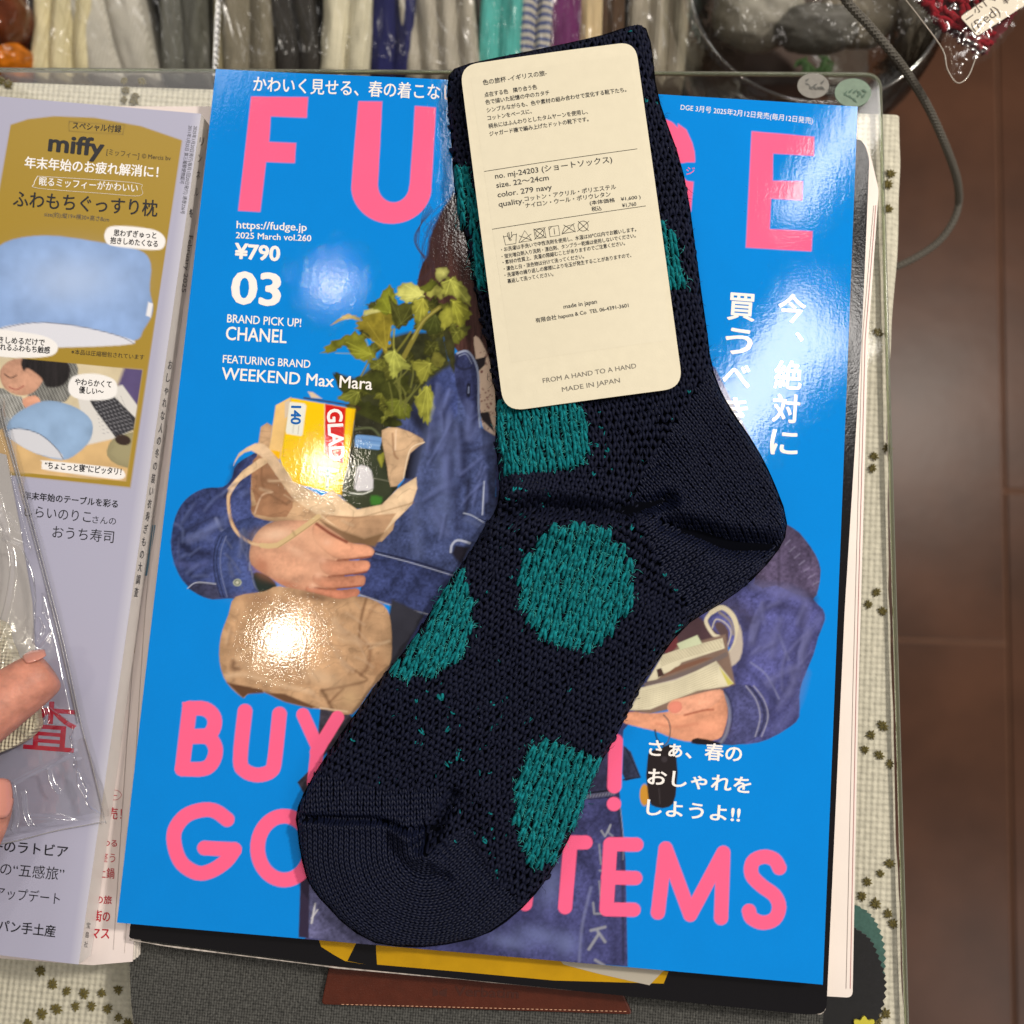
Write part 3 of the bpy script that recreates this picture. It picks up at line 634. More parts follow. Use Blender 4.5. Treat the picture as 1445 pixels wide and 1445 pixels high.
leaf([(945, 210), (1010, 155), (1080, 190), (1140, 270), (1150, 360), (1080, 330), (1010, 290), (960, 300)], (170, 172, 84), vein=(1010, 180)); leaf([(1010, 330), (1100, 340), (1160, 420), (1130, 480), (1080, 520), (1020, 470)], (150, 152, 58), vein=(1030, 340))
leaf([(930, 430), (1000, 370), (1030, 470), (990, 530), (940, 530)], (158, 158, 66)); leaf([(800, 520), (880, 430), (940, 480), (930, 560), (860, 580)], (70, 76, 32), vein=(900, 440)); leaf([(1080, 530), (1160, 515), (1120, 560)], (84, 84, 40)); leaf([(980, 540), (1030, 620), (1045, 760), (1030, 850), (990, 740), (960, 620)], (66, 66, 38))
s.line([(930, 380), (820, 470), (740, 610), (660, 760)], 5.5, (124, 116, 50), Z4, 1, 1, 6, 7); s.line([(925, 385), (815, 478), (732, 612)], 1.4, (170, 160, 86), Z4, 1, .8); s.line([(720, 560), (680, 620), (620, 700)], 3, (110, 108, 46), Z4, 1); s.line([(600, 540), (595, 640), (600, 700)], 2.4, (140, 140, 60), Z4, 1); s.line([(430, 740), (390, 820), (360, 880)], 2.4, (120, 116, 56), Z4, 1)
for k in range(12):
    x0, y0 = rng.uniform(560, 760), rng.uniform(820, 1150); a = rng.uniform(-2.3, -.8); L_ = rng.uniform(120, 260)
    s.line([(x0, y0), (x0 + math.cos(a) * L_ * .5 + 10, y0 + math.sin(a) * L_ * .5), (x0 + math.cos(a) * L_, y0 + math.sin(a) * L_)], 2.6, (104, 106, 50), Z4, 1, .9, 6, 1.2)
s.blob((588, 525), 9, 16, (40, 130, 200), 0.2, Z4, 1, True); s.blob((566, 638), 8, 13, (40, 130, 200), 0, Z4, 1, True)
leaf([(525, 740), (580, 690), (640, 730), (720, 820), (650, 840), (610, 890), (570, 880), (560, 800)], (164, 168, 84), vein=(600, 700)); leaf([(720, 780), (800, 760), (870, 790), (860, 870), (800, 930), (760, 860)], (138, 138, 58), vein=(860, 790)); leaf([(870, 780), (900, 700), (970, 760), (930, 820)], (120, 118, 54)); leaf([(750, 1050), (800, 970), (860, 950), (895, 1060), (880, 1200), (830, 1230), (790, 1170)], (150, 152, 66), vein=(840, 960))
# --- left sleeve
s.poly([(640, 380), (560, 380), (420, 460), (390, 540), (340, 590), (230, 600), (130, 660), (70, 760), (45, 900), (60, 1010), (110, 1120), (200, 1200), (290, 1228), (420, 1215), (540, 1210), (600, 1100), (640, 800), (650, 600)], (62, 73, 122), Z1, sm=3, tex='denim', rim=(5, .7))
for L_, w_, c_, a_2 in (([(60, 900), (150, 830), (300, 760), (330, 830)], 5, DK, .8), ([(110, 920), (160, 960), (260, 970)], 8, (22, 22, 44), .9), ([(70, 800), (110, 830), (110, 900)], 3, DL, .5), ([(150, 890), (240, 850), (300, 800)], 7, (120, 130, 180), .6), ([(180, 700), (280, 720), (350, 640)], 9, (40, 42, 84), .5), ([(110, 1000), (180, 1100), (280, 1060)], 5, DK, .6), ([(400, 480), (440, 560), (500, 640)], 7, DK, .6), ([(300, 770), (340, 840), (420, 800)], 3, (130, 140, 180), .7), ([(80, 1020), (180, 1040), (240, 1020)], 6, (92, 100, 158), .5), ([(450, 450), (380, 560), (370, 640)], 6, (30, 32, 60), .6)): s.line(L_, w_, c_, Z1, w_ * .8, a_2)
s.poly([(300, 880), (380, 810), (490, 765), (620, 785), (540, 850), (500, 930), (500, 1060), (530, 1160), (560, 1210), (320, 1215), (290, 1100), (290, 960)], (58, 70, 116), Z1, sm=3, tex='denim', rim=(4, .6))
s.poly([(140, 1165), (200, 1125), (300, 1140), (330, 1215), (280, 1228), (200, 1200)], (56, 58, 84), Z1, tex='denim')
s.line([(140, 1165), (190, 1132), (300, 1140)], 1.2, (186, 190, 206), Z1, .8, .9)
for dx in (0, 18, 38): s.line([(330 + dx - 10, 870), (290 + dx, 960), (290 + dx, 1070), (325 + dx, 1212)], 1.3, (26, 30, 56) if dx != 38 else (110, 120, 160), Z1, 1, .9)
s.line([(500, 1060), (520, 1150), (560, 1205), (430, 1212)], 2, (110, 118, 140), Z1, 1, .8); s.line([(620, 785), (540, 850), (498, 930), (492, 1060)], 2.6, (140, 148, 176), Z1, 1.4, .7); s.line([(635, 790), (555, 855), (510, 935)], 1, (24, 26, 44), Z1, 1, .8)
s.poly([(510, 1080), (590, 1090), (645, 1150), (600, 1195), (545, 1190)], (34, 46, 42), Z1, sm=3, soft=1.5); s.line([(548, 1190), (600, 1198), (640, 1165)], 1.6, (140, 150, 160), Z1, 1, .8)
s.blob((421, 1132), 24, 21, (166, 172, 150), 0, Z1, 1, True); s.blob((421, 1132), 16, 14, (84, 92, 88), 0, Z1, 1, True); s.blob((421, 1132), 10, 9, (190, 190, 170), 0, Z1, 1, True)
# --- paper bag
KR = (196, 160, 124); KD = (138, 100, 72); KL = (226, 196, 160)
s.poly([(555, 250), (620, 245), (610, 380), (700, 500), (760, 640), (1080, 720), (1310, 700), (1320, 760), (1240, 900), (900, 900), (800, 820), (640, 790), (520, 760), (500, 700), (500, 540), (530, 440)], KR, Z1, sm=2, tex='paper', rim=(6, .8))
s.poly([(510, 440), (600, 400), (700, 560), (740, 640), (700, 760), (520, 745), (500, 700), (530, 690), (505, 600)], (160, 118, 88), Z1, sm=2, tex='paper')
s.line([(560, 480), (560, 560), (590, 620), (700, 690)], 2.5, (110, 76, 54), Z1, 2, .7); s.line([(520, 740), (560, 640), (620, 620)], 1.6, (230, 200, 170), Z1, 1.4, .6); s.line([(500, 600), (560, 650), (590, 640)], 3, (120, 84, 60), Z1, 2, .6)
# box
s.poly([(640, 130), (720, 85), (1090, 150), (1060, 450), (1020, 640), (700, 560), (660, 420), (610, 380)], (240, 196, 8), Z1, soft=1)
s.poly([(640, 128), (725, 85), (690, 290), (665, 430), (600, 385), (620, 250)], (222, 184, 120), Z1, soft=1, tex='soft'); s.poly([(690, 110), (725, 95), (715, 190), (690, 200)], (206, 190, 170), Z1)
s.poly([(665, 390), (600, 380), (640, 420), (660, 440)], (240, 180, 10), Z1)
s.line([(800, 86), (1090, 135), (1094, 160)], 2.5, (60, 40, 30), Z1, 1.2, .9); s.poly([(820, 50), (850, 55), (900, 90), (840, 85)], (214, 190, 160), Z1)
s.line([(725, 88), (690, 290), (680, 420)], 1.2, (190, 150, 20), Z1, 1.2, .7); s.line([(1080, 160), (1050, 420), (1012, 640)], 3, (214, 160, 6), Z1, 3, .7)
s.poly([(720, 108), (800, 118), (812, 130), (790, 295), (780, 303), (700, 290), (695, 275), (715, 120)], (226, 226, 214), Z1)
s.poly([(916, 120), (1036, 143), (1020, 457), (945, 435), (915, 400)], (206, 30, 24), Z1); s.line([(916, 120), (916, 400)], 1, (240, 220, 200), Z1, .8, .7)
s.line([(770, 245), (765, 290)], .8, (150, 140, 130), Z1, .8, .7); s.line([(740, 240), (735, 284)], .8, (150, 140, 130), Z1, .8, .7)
s.line([(885, 485), (990, 500)], 3, (60, 160, 190), Z1, 1.2, .8); s.line([(935, 490), (930, 590)], 3, (60, 160, 190), Z1, 1.2, .8); s.line([(900, 520), (960, 530), (950, 560)], 2, (60, 160, 190), Z1, 1.2, .8)
# bottle
s.poly([(1090, 170), (1250, 240), (1340, 300), (1330, 600), (1240, 700), (1080, 720), (1010, 650), (1050, 430)], (44, 44, 30), Z1, soft=1.5, tex='leaf')
s.poly([(1085, 370), (1225, 370), (1250, 450), (1290, 560), (1290, 640), (1180, 710), (1060, 700), (1015, 620), (1040, 500), (1080, 430)], (56, 62, 44), Z1, sm=3, tex='soft', rim=(4, .7))
s.poly([(1090, 300), (1130, 296), (1225, 308), (1240, 320), (1228, 368), (1220, 380), (1100, 366), (1088, 350)], (106, 148, 200), Z1, sm=2); s.line([(1092, 340), (1226, 356)], 1.6, (150, 184, 222), Z1, 1, .8); s.line([(1095, 320), (1230, 334)], 1.2, (80, 116, 168), Z1, 1, .7); s.line([(1090, 262), (1180, 258), (1225, 300)], 2.6, (120, 130, 90), Z1, 1.5, .5)
s.poly([(1100, 480), (1140, 470), (1180, 500), (1190, 600), (1130, 612), (1085, 600)], (206, 204, 208), Z1, sm=2, soft=1.2); s.line([(1110, 500), (1090, 580)], 1.3, (90, 90, 92), Z1, 1, .8)
s.line([(1060, 625), (1130, 630), (1185, 610)], 1.4, (236, 240, 230), Z1, 1, .9); s.poly([(1180, 640), (1240, 650), (1230, 690), (1180, 690)], (60, 116, 44), Z1, sm=2, soft=2); s.line([(1190, 540), (1290, 560)], 1, (140, 140, 120), Z1, 1, .6); s.line([(1280, 500), (1300, 570)], 1.2, (190, 190, 170), Z1, 1, .5)
leaf([(1215, 420), (1255, 400), (1240, 480)], (140, 140, 56), Z1)
# torn right flap and the front rim
s.poly([(1240, 270), (1330, 255), (1440, 300), (1480, 340), (1400, 400), (1360, 550), (1290, 590), (1270, 480), (1250, 380)], (206, 172, 136), Z1, sm=2, tex='paper', rim=(5, .82)); s.line([(1300, 290), (1310, 400), (1330, 430)], 2, (130, 90, 62), Z1, 1.6, .8); s.line([(1320, 270), (1315, 380)], 1.5, (240, 214, 186), Z1, 1.4, .7); s.line([(1480, 338), (1400, 380), (1362, 540)], 1.2, (240, 220, 190), Z1, 1, .8)
s.poly([(400, 470), (430, 400), (520, 345), (575, 350), (640, 420), (720, 530), (780, 640), (830, 710), (920, 740), (800, 690), (740, 660), (640, 520), (580, 440), (500, 385), (430, 420)], (216, 186, 152), Z1, sm=2, tex='paper')
s.poly([(740, 560), (900, 640), (960, 610), (1030, 670), (1100, 718), (1240, 690), (1330, 600), (1435, 535), (1440, 600), (1410, 690), (1250, 850), (1150, 880), (1000, 830), (860, 740), (780, 690), (720, 600)], KL, Z1, sm=0, tex='paper', rim=(3, .86))
s.poly([(900, 750), (1100, 760), (1320, 740), (1250, 850), (1140, 882), (1000, 830)], (188, 150, 116), Z1, sm=0, tex='paper'); s.line([(900, 745), (1090, 765), (1240, 730), (1420, 680)], 1.2, (140, 104, 74), Z1, 1.2, .7)
s.poly([(880, 770), (1010, 835), (1140, 882), (1250, 850), (1200, 930), (1050, 910), (960, 860)], (120, 92, 66), Z1, soft=2, tex='soft')
# hand
SK = (214, 160, 130); SH = (176, 108, 80)
s.poly([(540, 840), (620, 790), (740, 780), (870, 790), (980, 850), (1040, 900), (1060, 960), (1040, 1060), (1000, 1150), (940, 1200), (820, 1195), (700, 1160), (600, 1100), (500, 1030), (495, 930)], SK, Z1, sm=3, tex='skin', rim=(7, .66))
def finger(pts, col, fr, rim=(3.0, .55)):
    s.poly(pts, col, fr, sm=4, tex='skin', rim=rim)
finger([(860, 800), (960, 850), (1060, 905), (1150, 918), (1196, 948), (1178, 985), (1090, 1000), (980, 995), (900, 940), (850, 880)], (222, 158, 126), Z1)
finger([(900, 1000), (990, 1008), (1090, 1006), (1160, 1010), (1172, 1045), (1140, 1075), (1040, 1090), (940, 1090), (890, 1050)], (216, 148, 118), Z1)
finger([(860, 1085), (950, 1102), (1050, 1094), (1135, 1092), (1146, 1128), (1120, 1155), (1010, 1166), (900, 1158), (850, 1125)], (210, 142, 112), Z1)
finger([(820, 1150), (900, 1168), (1010, 1172), (1100, 1165), (1112, 1196), (1070, 1224), (960, 1226), (860, 1202), (810, 1180)], (206, 134, 106), Z1)
s.blob((880, 900), 150, 80, (224, 172, 140), .3, Z1, .75); s.blob((860, 1060), 90, 70, (220, 166, 136), .2, Z1, .7); s.blob((830, 1140), 60, 40, (212, 154, 124), .2, Z1, .6)
for L_, w_ in (([(990, 1005), (1060, 1001), (1175, 985)], 2.4), ([(940, 1098), (1030, 1091), (1150, 1072)], 2.2), ([(860, 1160), (960, 1168), (1120, 1152)], 2), ([(870, 800), (950, 856), (1040, 903)], 4)): s.line(L_, w_, (120, 58, 42), Z1, 1.4, .9)
s.blob((640, 860), 120, 44, (236, 200, 170), -.1, Z1, .7); s.blob((760, 960), 90, 26, (232, 188, 158), .5, Z1, .6); s.blob((560, 1040), 50, 70, (172, 110, 84), -.5, Z1, .7); s.blob((700, 1140), 110, 22, (176, 112, 86), .3, Z1, .7)
for (x, y) in ((905, 1005), (880, 1090), (850, 1150), (930, 905)): s.blob((x, y), 26, 20, (234, 184, 156), 0, Z1, .6)
for k in range(3): s.line([(620 + 90 * k, 1000 + 20 * k), (720 + 90 * k, 960 + 20 * k), (800 + 80 * k, 975 + 16 * k)], 2, (196, 142, 116), Z1, 4, .45)
for (x, y) in ((1060, 935), (1075, 1040), (1060, 1125), (1030, 1198)):
    for q in range(2): s.line([(x + 8 * q, y - 22), (x + 10 + 8 * q, y + 8)], .7, (166, 104, 80), Z1, 1.2, .5)
# bag handles over the hand
s.line([(580, 440), (480, 500), (390, 600), (370, 660), (385, 780), (430, 860), (510, 912), (590, 918)], 5.0, (212, 178, 140), Z1, .9, 1, 6, 4); s.line([(395, 600), (377, 680), (392, 780), (440, 858), (505, 905)], 1, (150, 108, 76), Z1, .8, .8)
s.poly([(545, 430), (580, 425), (590, 455), (430, 560), (380, 640), (365, 600), (450, 500)], (222, 190, 152), Z1, tex='paper')
s.line([(560, 922), (650, 920), (770, 840), (880, 760)], 7, (206, 178, 132), Z1, .9, 1, 2, 8); s.line([(650, 935), (770, 855), (890, 768)], 1, (150, 116, 80), Z1, .8, .8); s.line([(735, 840), (745, 862)], 3, (160, 134, 100), Z1, 1.4, .7)
# lower bag
s.poly([(170, 250), (330, 220), (420, 190), (620, 230), (760, 262), (880, 245), (1010, 300), (1050, 400), (1052, 600), (1010, 690), (940, 770), (830, 915), (690, 885), (600, 880), (440, 840), (330, 790), (240, 800), (210, 820), (120, 735), (80, 620), (85, 480), (130, 350)], (190, 152, 116), Z2, sm=3, tex='paper', rim=(7, .8))
s.poly([(120, 735), (320, 775), (330, 795), (240, 800), (212, 822)], (96, 66, 46), Z2, soft=1.5); s.poly([(340, 792), (450, 800), (620, 872), (600, 882), (450, 845)], (100, 70, 50), Z2, soft=1.5)
for L_, w_, c_, a_2 in (([(160, 620), (155, 650), (185, 655)], 6, (90, 60, 42), .9), ([(180, 600), (260, 540), (380, 560)], 5, (216, 182, 146), .7), ([(120, 700), (220, 690), (400, 740), (600, 790)], 5, (222, 190, 156), .6), ([(910, 260), (880, 380), (870, 490)], 3, (110, 78, 54), .9), ([(870, 490), (930, 540), (920, 640), (880, 690)], 4, (120, 84, 60), .8), ([(930, 540), (1040, 500)], 3, (220, 190, 156), .5), ([(800, 640), (880, 690), (900, 730), (660, 780)], 3, (116, 84, 60), .8), ([(660, 780), (690, 830), (720, 890)], 4, (100, 70, 48), .85), ([(700, 850), (780, 770)], 3, (110, 76, 54), .8), ([(740, 380), (760, 480), (860, 500)], 6, (212, 178, 142), .6), ([(920, 370), (960, 300), (1000, 290)], 4, (140, 104, 76), .6), ([(650, 880), (800, 900)], 2, (226, 198, 166), .8), ([(420, 200), (390, 280), (200, 480)], 6, (206, 172, 138), .5)): s.line(L_, w_, c_, Z2, w_ * .7, a_2)
s.blob((300, 650), 120, 50, (214, 180, 146), .2, Z2, .6); s.blob((640, 700), 130, 50, (216, 184, 150), .3, Z2, .6); s.blob((820, 820), 60, 60, (206, 172, 130), 0, Z2, .6); s.blob((620, 250), 120, 30, (106, 76, 58), .15, Z2, .8); s.blob((980, 640), 50, 80, (168, 124, 90), 0, Z2, .5); s.blob((300, 260), 120, 30, (150, 112, 84), 0, Z2, .6)
# --- right sleeve and books (frame Z3)
s.poly([(1030, 0), (1170, 25), (1240, 90), (1310, 190), (1345, 290), (1330, 410), (1300, 478), (1360, 540), (1372, 610), (1330, 720), (1300, 830), (1230, 1000), (1210, 1100), (1210, 1225), (1150, 1290), (1010, 1370), (880, 1400), (690, 1400), (520, 1395), (600, 1330), (700, 1000), (780, 800), (560, 560), (900, 380)], (78, 80, 134), Z3, sm=2, tex='denim', rim=(5, .72))
s.poly([(1030, 0), (1170, 25), (1240, 90), (1310, 190), (1345, 290), (1330, 410), (1300, 470), (1180, 440), (1060, 390), (920, 380)], (84, 74, 102), Z3, sm=2, tex='denim', rim=(5, .75))
for L_, w_, c_, a_2 in (([(1170, 420), (1240, 460), (1300, 480)], 8, (44, 42, 62), .8), ([(920, 390), (1040, 400), (1160, 420), (1250, 490), (1230, 640)], 9, (112, 112, 160), .5), ([(1000, 530), (1100, 520), (1200, 540)], 10, (50, 48, 78), .7), ([(1220, 560), (1210, 700), (1180, 880), (1150, 1010), (1060, 1140), (1010, 1230)], 9, (46, 46, 80), .75), ([(1340, 600), (1260, 720), (1220, 900)], 8, (104, 108, 160), .5), ([(850, 900), (960, 1000), (1060, 1130)], 7, (48, 50, 86), .7), ([(900, 880), (1000, 960), (1080, 1110)], 2, (150, 154, 190), .5), ([(1080, 700), (1140, 860)], 3, (140, 144, 184), .35), ([(1090, 60), (1080, 220), (1080, 380)], 3, (50, 44, 60), .7), ([(1250, 950), (1190, 1150), (1060, 1300)], 8, (100, 104, 156), .45), ([(700, 500), (860, 560), (900, 620)], 16, (60, 54, 64), .7), ([(870, 640), (860, 800), (800, 960)], 14, (44, 42, 66), .7)): s.line(L_, w_, c_, Z3, w_ * .8, a_2)
for k in range(7): s.line([(1120 + k * 30, 130 + k * 42), (1150 + k * 31, 100 + k * 44)], 1, (150, 146, 176), Z3, 1.4, .5)
s.blob((1020, 750), 140, 120, (96, 98, 150), 0, Z3, .5); s.blob((1100, 450), 110, 40, (110, 110, 164), 0, Z3, .5)
s.poly([(690, 1045), (880, 1020), (940, 1080), (1010, 1200), (980, 1310), (880, 1390), (700, 1400), (740, 1280), (750, 1150)], (72, 74, 118), Z3, sm=2, tex='denim', rim=(3, .7))
for dx in (0, 26, 50): s.line([(870 + dx, 1030), (935 + dx, 1120), (960 + dx, 1230), (930 + dx * .8, 1350)], 1.6, (160, 160, 182) if dx != 26 else (34, 34, 56), Z3, 1.2, .8)
s.line([(700, 1050), (745, 1110), (765, 1220), (745, 1330), (705, 1395)], 4, (132, 134, 150), Z3, 2, .8); s.line([(715, 1050), (765, 1110), (785, 1220), (765, 1330)], 1.4, (36, 38, 60), Z3, 1.2, .8)
s.poly([(430, 640), (560, 580), (720, 720), (430, 820), (330, 840)], (76, 56, 62), Z3, soft=2, tex='soft'); s.poly([(350, 790), (430, 700), (440, 780), (360, 830)], (110, 54, 58), Z3, soft=1.5)
s.line([(640, 570), (615, 620), (660, 700), (700, 715)], 5, (214, 204, 178), Z3, 1, 1, 6); s.line([(650, 560), (720, 530), (790, 590), (815, 700), (790, 790), (740, 850)], 7, (206, 196, 168), Z3, 1, 1, 6); s.line([(700, 560), (770, 620), (790, 700)], 3, (150, 138, 116), Z3, 1.4, .8); s.line([(655, 660), (680, 605), (740, 630), (775, 690), (750, 780)], 1.6, (200, 190, 170), Z3, 1, .9); s.poly([(670, 640), (710, 620), (760, 680), (745, 770), (700, 700)], (88, 70, 72), Z3, sm=2, soft=1.5)
s.poly([(730, 850), (800, 760), (830, 640), (850, 760), (830, 860), (770, 910), (720, 915), (690, 870)], (186, 174, 160), Z3, sm=2, soft=1.5)
BK = (214, 206, 178)
s.poly([(150, 1190), (250, 990), (430, 780), (740, 700), (800, 1020), (560, 1100), (380, 1180), (250, 1210)], (126, 104, 92), Z3, soft=1.5, tex='soft')
s.poly([(240, 1000), (340, 830), (460, 790), (720, 725), (735, 790), (460, 880), (430, 920), (350, 950), (300, 990)], BK, Z3, tex='soft', rim=(2, .85)); s.poly([(430, 760), (560, 705), (590, 760), (450, 800)], (196, 204, 170), Z3)
for k in range(7): s.line([(330, 850 + k * 9), (460, 800 + k * 9), (715, 735 + k * 8)], .6, (150, 140, 112), Z3, .7, .7)
s.poly([(420, 910), (600, 850), (660, 850), (560, 890), (340, 970)], (120, 86, 70), Z3, soft=1); s.line([(230, 1020), (420, 970), (620, 890), (740, 830)], 5, (110, 98, 96), Z3, 1, .9, 6, 7); s.line([(240, 1035), (420, 990), (640, 910)], 2.4, (176, 164, 170), Z3, 1, .9)
s.poly([(200, 1040), (420, 990), (560, 930), (680, 870), (790, 1010), (760, 1030), (560, 1060), (380, 1130), (260, 1180), (130, 1185)], BK, Z3, tex='soft', rim=(2, .85)); s.poly([(700, 910), (790, 1015), (755, 1025)], (196, 188, 96), Z3)
for k in range(9): s.line([(180, 1070 + k * 13), (420, 1010 + k * 13), (690, 890 + k * 16)], .6, (160, 148, 118), Z3, .7, .6)
s.poly([(300, 925), (330, 915), (350, 960), (310, 975)], (70, 50, 46), Z3)
s.poly([(80, 1255), (130, 1195), (260, 1205), (390, 1190), (540, 1170), (700, 1050), (740, 1120), (755, 1200), (735, 1300), (690, 1370), (520, 1385), (400, 1360), (300, 1320), (180, 1290)], (226, 158, 126), Z3, sm=3, tex='skin', rim=(4, .8))
s.poly([(372, 1150), (400, 1120), (480, 1100), (620, 1065), (700, 1055), (720, 1100), (620, 1180), (480, 1212), (400, 1210), (372, 1180)], (234, 168, 138), Z3, sm=3, tex='skin', rim=(3, .8)); s.poly([(378, 1150), (410, 1128), (455, 1135), (460, 1180), (420, 1204), (384, 1190)], (226, 140, 120), Z3, sm=3, rim=(2, .85))
s.line([(480, 1215), (600, 1185), (660, 1180)], 2.6, (160, 88, 66), Z3, 1.4, .9); s.line([(300, 1270), (420, 1290), (560, 1270)], 2, (196, 124, 98), Z3, 3, .7); s.blob((600, 1300), 110, 50, (220, 150, 122), 0, Z3, .5); s.poly([(520, 1385), (560, 1360), (700, 1390), (700, 1405), (560, 1402)], (34, 26, 30), Z3, sm=2)
# key ring and fob
s.line([(345, 1215), (375, 1250), (388, 1310), (375, 1380), (345, 1410)], 1.8, (90, 84, 84), Z3, .9, 1); s.line([(290, 1310), (305, 1370), (350, 1420)], 2, (30, 28, 30), Z3, 1, 1)
s.poly([(705, 210), (760, 190), (800, 165), (835, 200), (832, 400), (800, 455), (740, 455), (705, 410)], (38, 32, 34), Z5, sm=2, tex='soft'); s.blob((688, 400), 22, 50, (196, 140, 50), 0, Z5, 1, True); s.poly([(705, 210), (832, 200), (832, 400), (800, 455), (740, 455), (705, 410)], (38, 32, 34), Z5, sm=2)
s.line([(755, 370), (760, 440)], 1, (64, 58, 60), Z5, 1); s.blob((780, 235), 14, 14, (56, 50, 54), 0, Z5, 1, True)
def fold_strokes(n, box, fr, light, dark, ang, ln, wd, region):
    reg = np.array(region, float); s.lim = np.clip(poly_sdf(GU, GV, fr_pts(region, fr)) / 4, 0, 1)
    for k in range(n):
        x, y = rng.uniform(box[0], box[2]), rng.uniform(box[1], box[3])
        if poly_sdf(np.array(x), np.array(y), reg) < 0: continue
        a = ang + rng.normal(0, .45); L_ = ln * rng.uniform(.4, 1.2); bx, by = rng.uniform(-.3, .3, 2) * L_; w_ = wd * rng.uniform(.4, 1.2)
        p3 = [(x - math.cos(a) * L_, y - math.sin(a) * L_), (x + bx * .5, y + by * .5), (x + math.cos(a) * L_, y + math.sin(a) * L_)]
        p3 = [q for q in p3 if poly_sdf(np.array(q[0]), np.array(q[1]), reg) > 0]
        if len(p3) < 2: continue
        s.line(p3, w_, dark, fr, w_ * .9, .5); s.line([(q[0] - w_ * 2.4, q[1] - w_ * 2.4) for q in p3], w_ * .8, light, fr, w_ * .9, .38)
fold_strokes(46, (60, 420, 620, 1180), Z1, (112, 126, 180), (26, 30, 62), 2.4, 80, 5, [(380, 560), (500, 560), (500, 740), (320, 860), (280, 1120), (130, 1130), (70, 960), (90, 780), (160, 680), (300, 620)])
fold_strokes(26, (300, 780, 560, 1200), Z1, (120, 130, 170), (30, 34, 60), 1.4, 60, 4, [(340, 880), (480, 800), (560, 820), (500, 920), (500, 1180), (360, 1190), (310, 1000)])
fold_strokes(60, (860, 20, 1370, 1380), Z3, (124, 126, 178), (44, 44, 78), 2.0, 110, 6, [(960, 480), (1180, 460), (1340, 560), (1320, 740), (1230, 1000), (1190, 1200), (1000, 1340), (1060, 1150), (960, 1000), (860, 960), (880, 640)])
fold_strokes(60, (300, 100, 660, 1100), C5, (112, 124, 180), (30, 34, 66), 1.7, 90, 6, [(400, 160), (560, 250), (655, 420), (650, 720), (560, 730), (480, 860), (300, 900), (180, 860), (330, 600), (360, 440)])
fold_strokes(44, (90, 230, 1040, 880), Z2, (226, 194, 160), (122, 88, 62), .9, 80, 4, [(180, 300), (420, 240), (880, 270), (1030, 360), (1030, 620), (900, 780), (700, 860), (340, 770), (120, 700), (100, 500)])
fold_strokes(30, (510, 420, 1420, 880), Z1, (232, 204, 170), (134, 98, 70), .5, 60, 3.4, [(530, 460), (680, 520), (780, 690), (1080, 760), (1330, 660), (1400, 620), (1240, 830), (1140, 860), (880, 740), (540, 740)])
s.lim = None
# --- pink title and headline letters
PK = (247, 98, 140)
s.poly([(1067, 410), (1308, 413), (1303, 500), (1150, 494), (1143, 603), (1257, 608), (1252, 692), (1130, 688), (1105, 900), (1012, 895)], PK, C1)
s.poly([(78, 430), (63, 600), (48, 790)] + [(218 - 170 * math.cos(a), 795 + 155 * math.sin(a)) for a in np.linspace(.08, PI - .08, 24)] + [(387, 800), (398, 620), (407, 457), (318, 450), (308, 620), (296, 780)] + [(227 + 67 * math.cos(a), 786 + 74 * math.sin(a)) for a in np.linspace(.08, PI - .08, 18)] + [(160, 780), (170, 600), (178, 432)], PK, C2)
s.line([(700, 150), (690, 310), (760, 315), (800, 270), (805, 200), (770, 160), (700, 150)], 30, PK, None, .9, 1, 0)
s.line([(962, 215), (940, 185), (905, 180), (870, 210), (862, 280), (880, 320), (930, 325), (950, 300), (955, 262), (925, 258)], 30, PK, None, .9, 1, 3)
s.poly([(-10, 520), (25, 545), (50, 600), (60, 640), (62, 682), (-10, 682)], PK, C3); s.poly([(0, 755), (55, 765), (45, 890), (30, 850), (0, 850)], PK, C3)
s.poly([(300, 552), (563, 575), (562, 655), (390, 645), (388, 760), (515, 762), (513, 842), (382, 835), (376, 963), (556, 972), (551, 1057), (276, 1040)], PK, C3)
for L_, cl in (([(797, 118), (860, 120), (897, 150), (900, 195), (870, 232), (790, 236)], 1), ([(790, 236), (870, 238), (903, 275), (903, 320), (880, 360), (840, 374), (766, 372)], 1), ([(797, 118), (766, 372)], 0), ([(1030, 130), (1010, 330), (1030, 380), (1085, 398), (1140, 380), (1155, 330), (1175, 142)], 1), ([(955, 585), (905, 550), (850, 545), (780, 570), (735, 630), (735, 700), (765, 770), (830, 810), (890, 800), (950, 760), (985, 712)], 1), ([(985, 712), (860, 705)], 0), ([(1195 + 112 * math.cos(t_), 705 + 134 * math.sin(t_)) for t_ in np.linspace(0, 2 * PI, 30)], 1)):
    s.line(L_, 20.5, PK, C7, .9, 1, 4 if cl else 0)
s.poly([(766, 92), (800, 90), (800, 130), (770, 130)], PK, C7)
for L_ in ([(552, 917), (635, 1100), (612, 1300)], [(748, 932), (628, 1130)]): s.line(L_, 18.5, PK, Z2, .9, 1, 0)
for L_, cl in (([(555, 150), (548, 360)], 0), ([(546, 442), (546.5, 442)], 0), ([(230, 620), (415, 620)], 0), ([(345, 625), (320, 920)], 0), ([(172, 600), (135, 905)], 0), ([(650, 630), (530, 628), (512, 930), (637, 932)], 0), ([(520, 782), (645, 785)], 0), ([(750, 945), (786, 648), (900, 955), (1053, 668), (1043, 970)], 0), ([(1313, 738), (1290, 700), (1240, 686), (1190, 710), (1185, 770), (1230, 820), (1290, 865), (1312, 920), (1290, 975), (1235, 992), (1185, 970), (1172, 937)], 4)):
    s.line(L_, 19.8, PK, Z5, .9, 1, cl)
s.blob((1045, 690), 1, 1, PK, 0, Z5, 1)
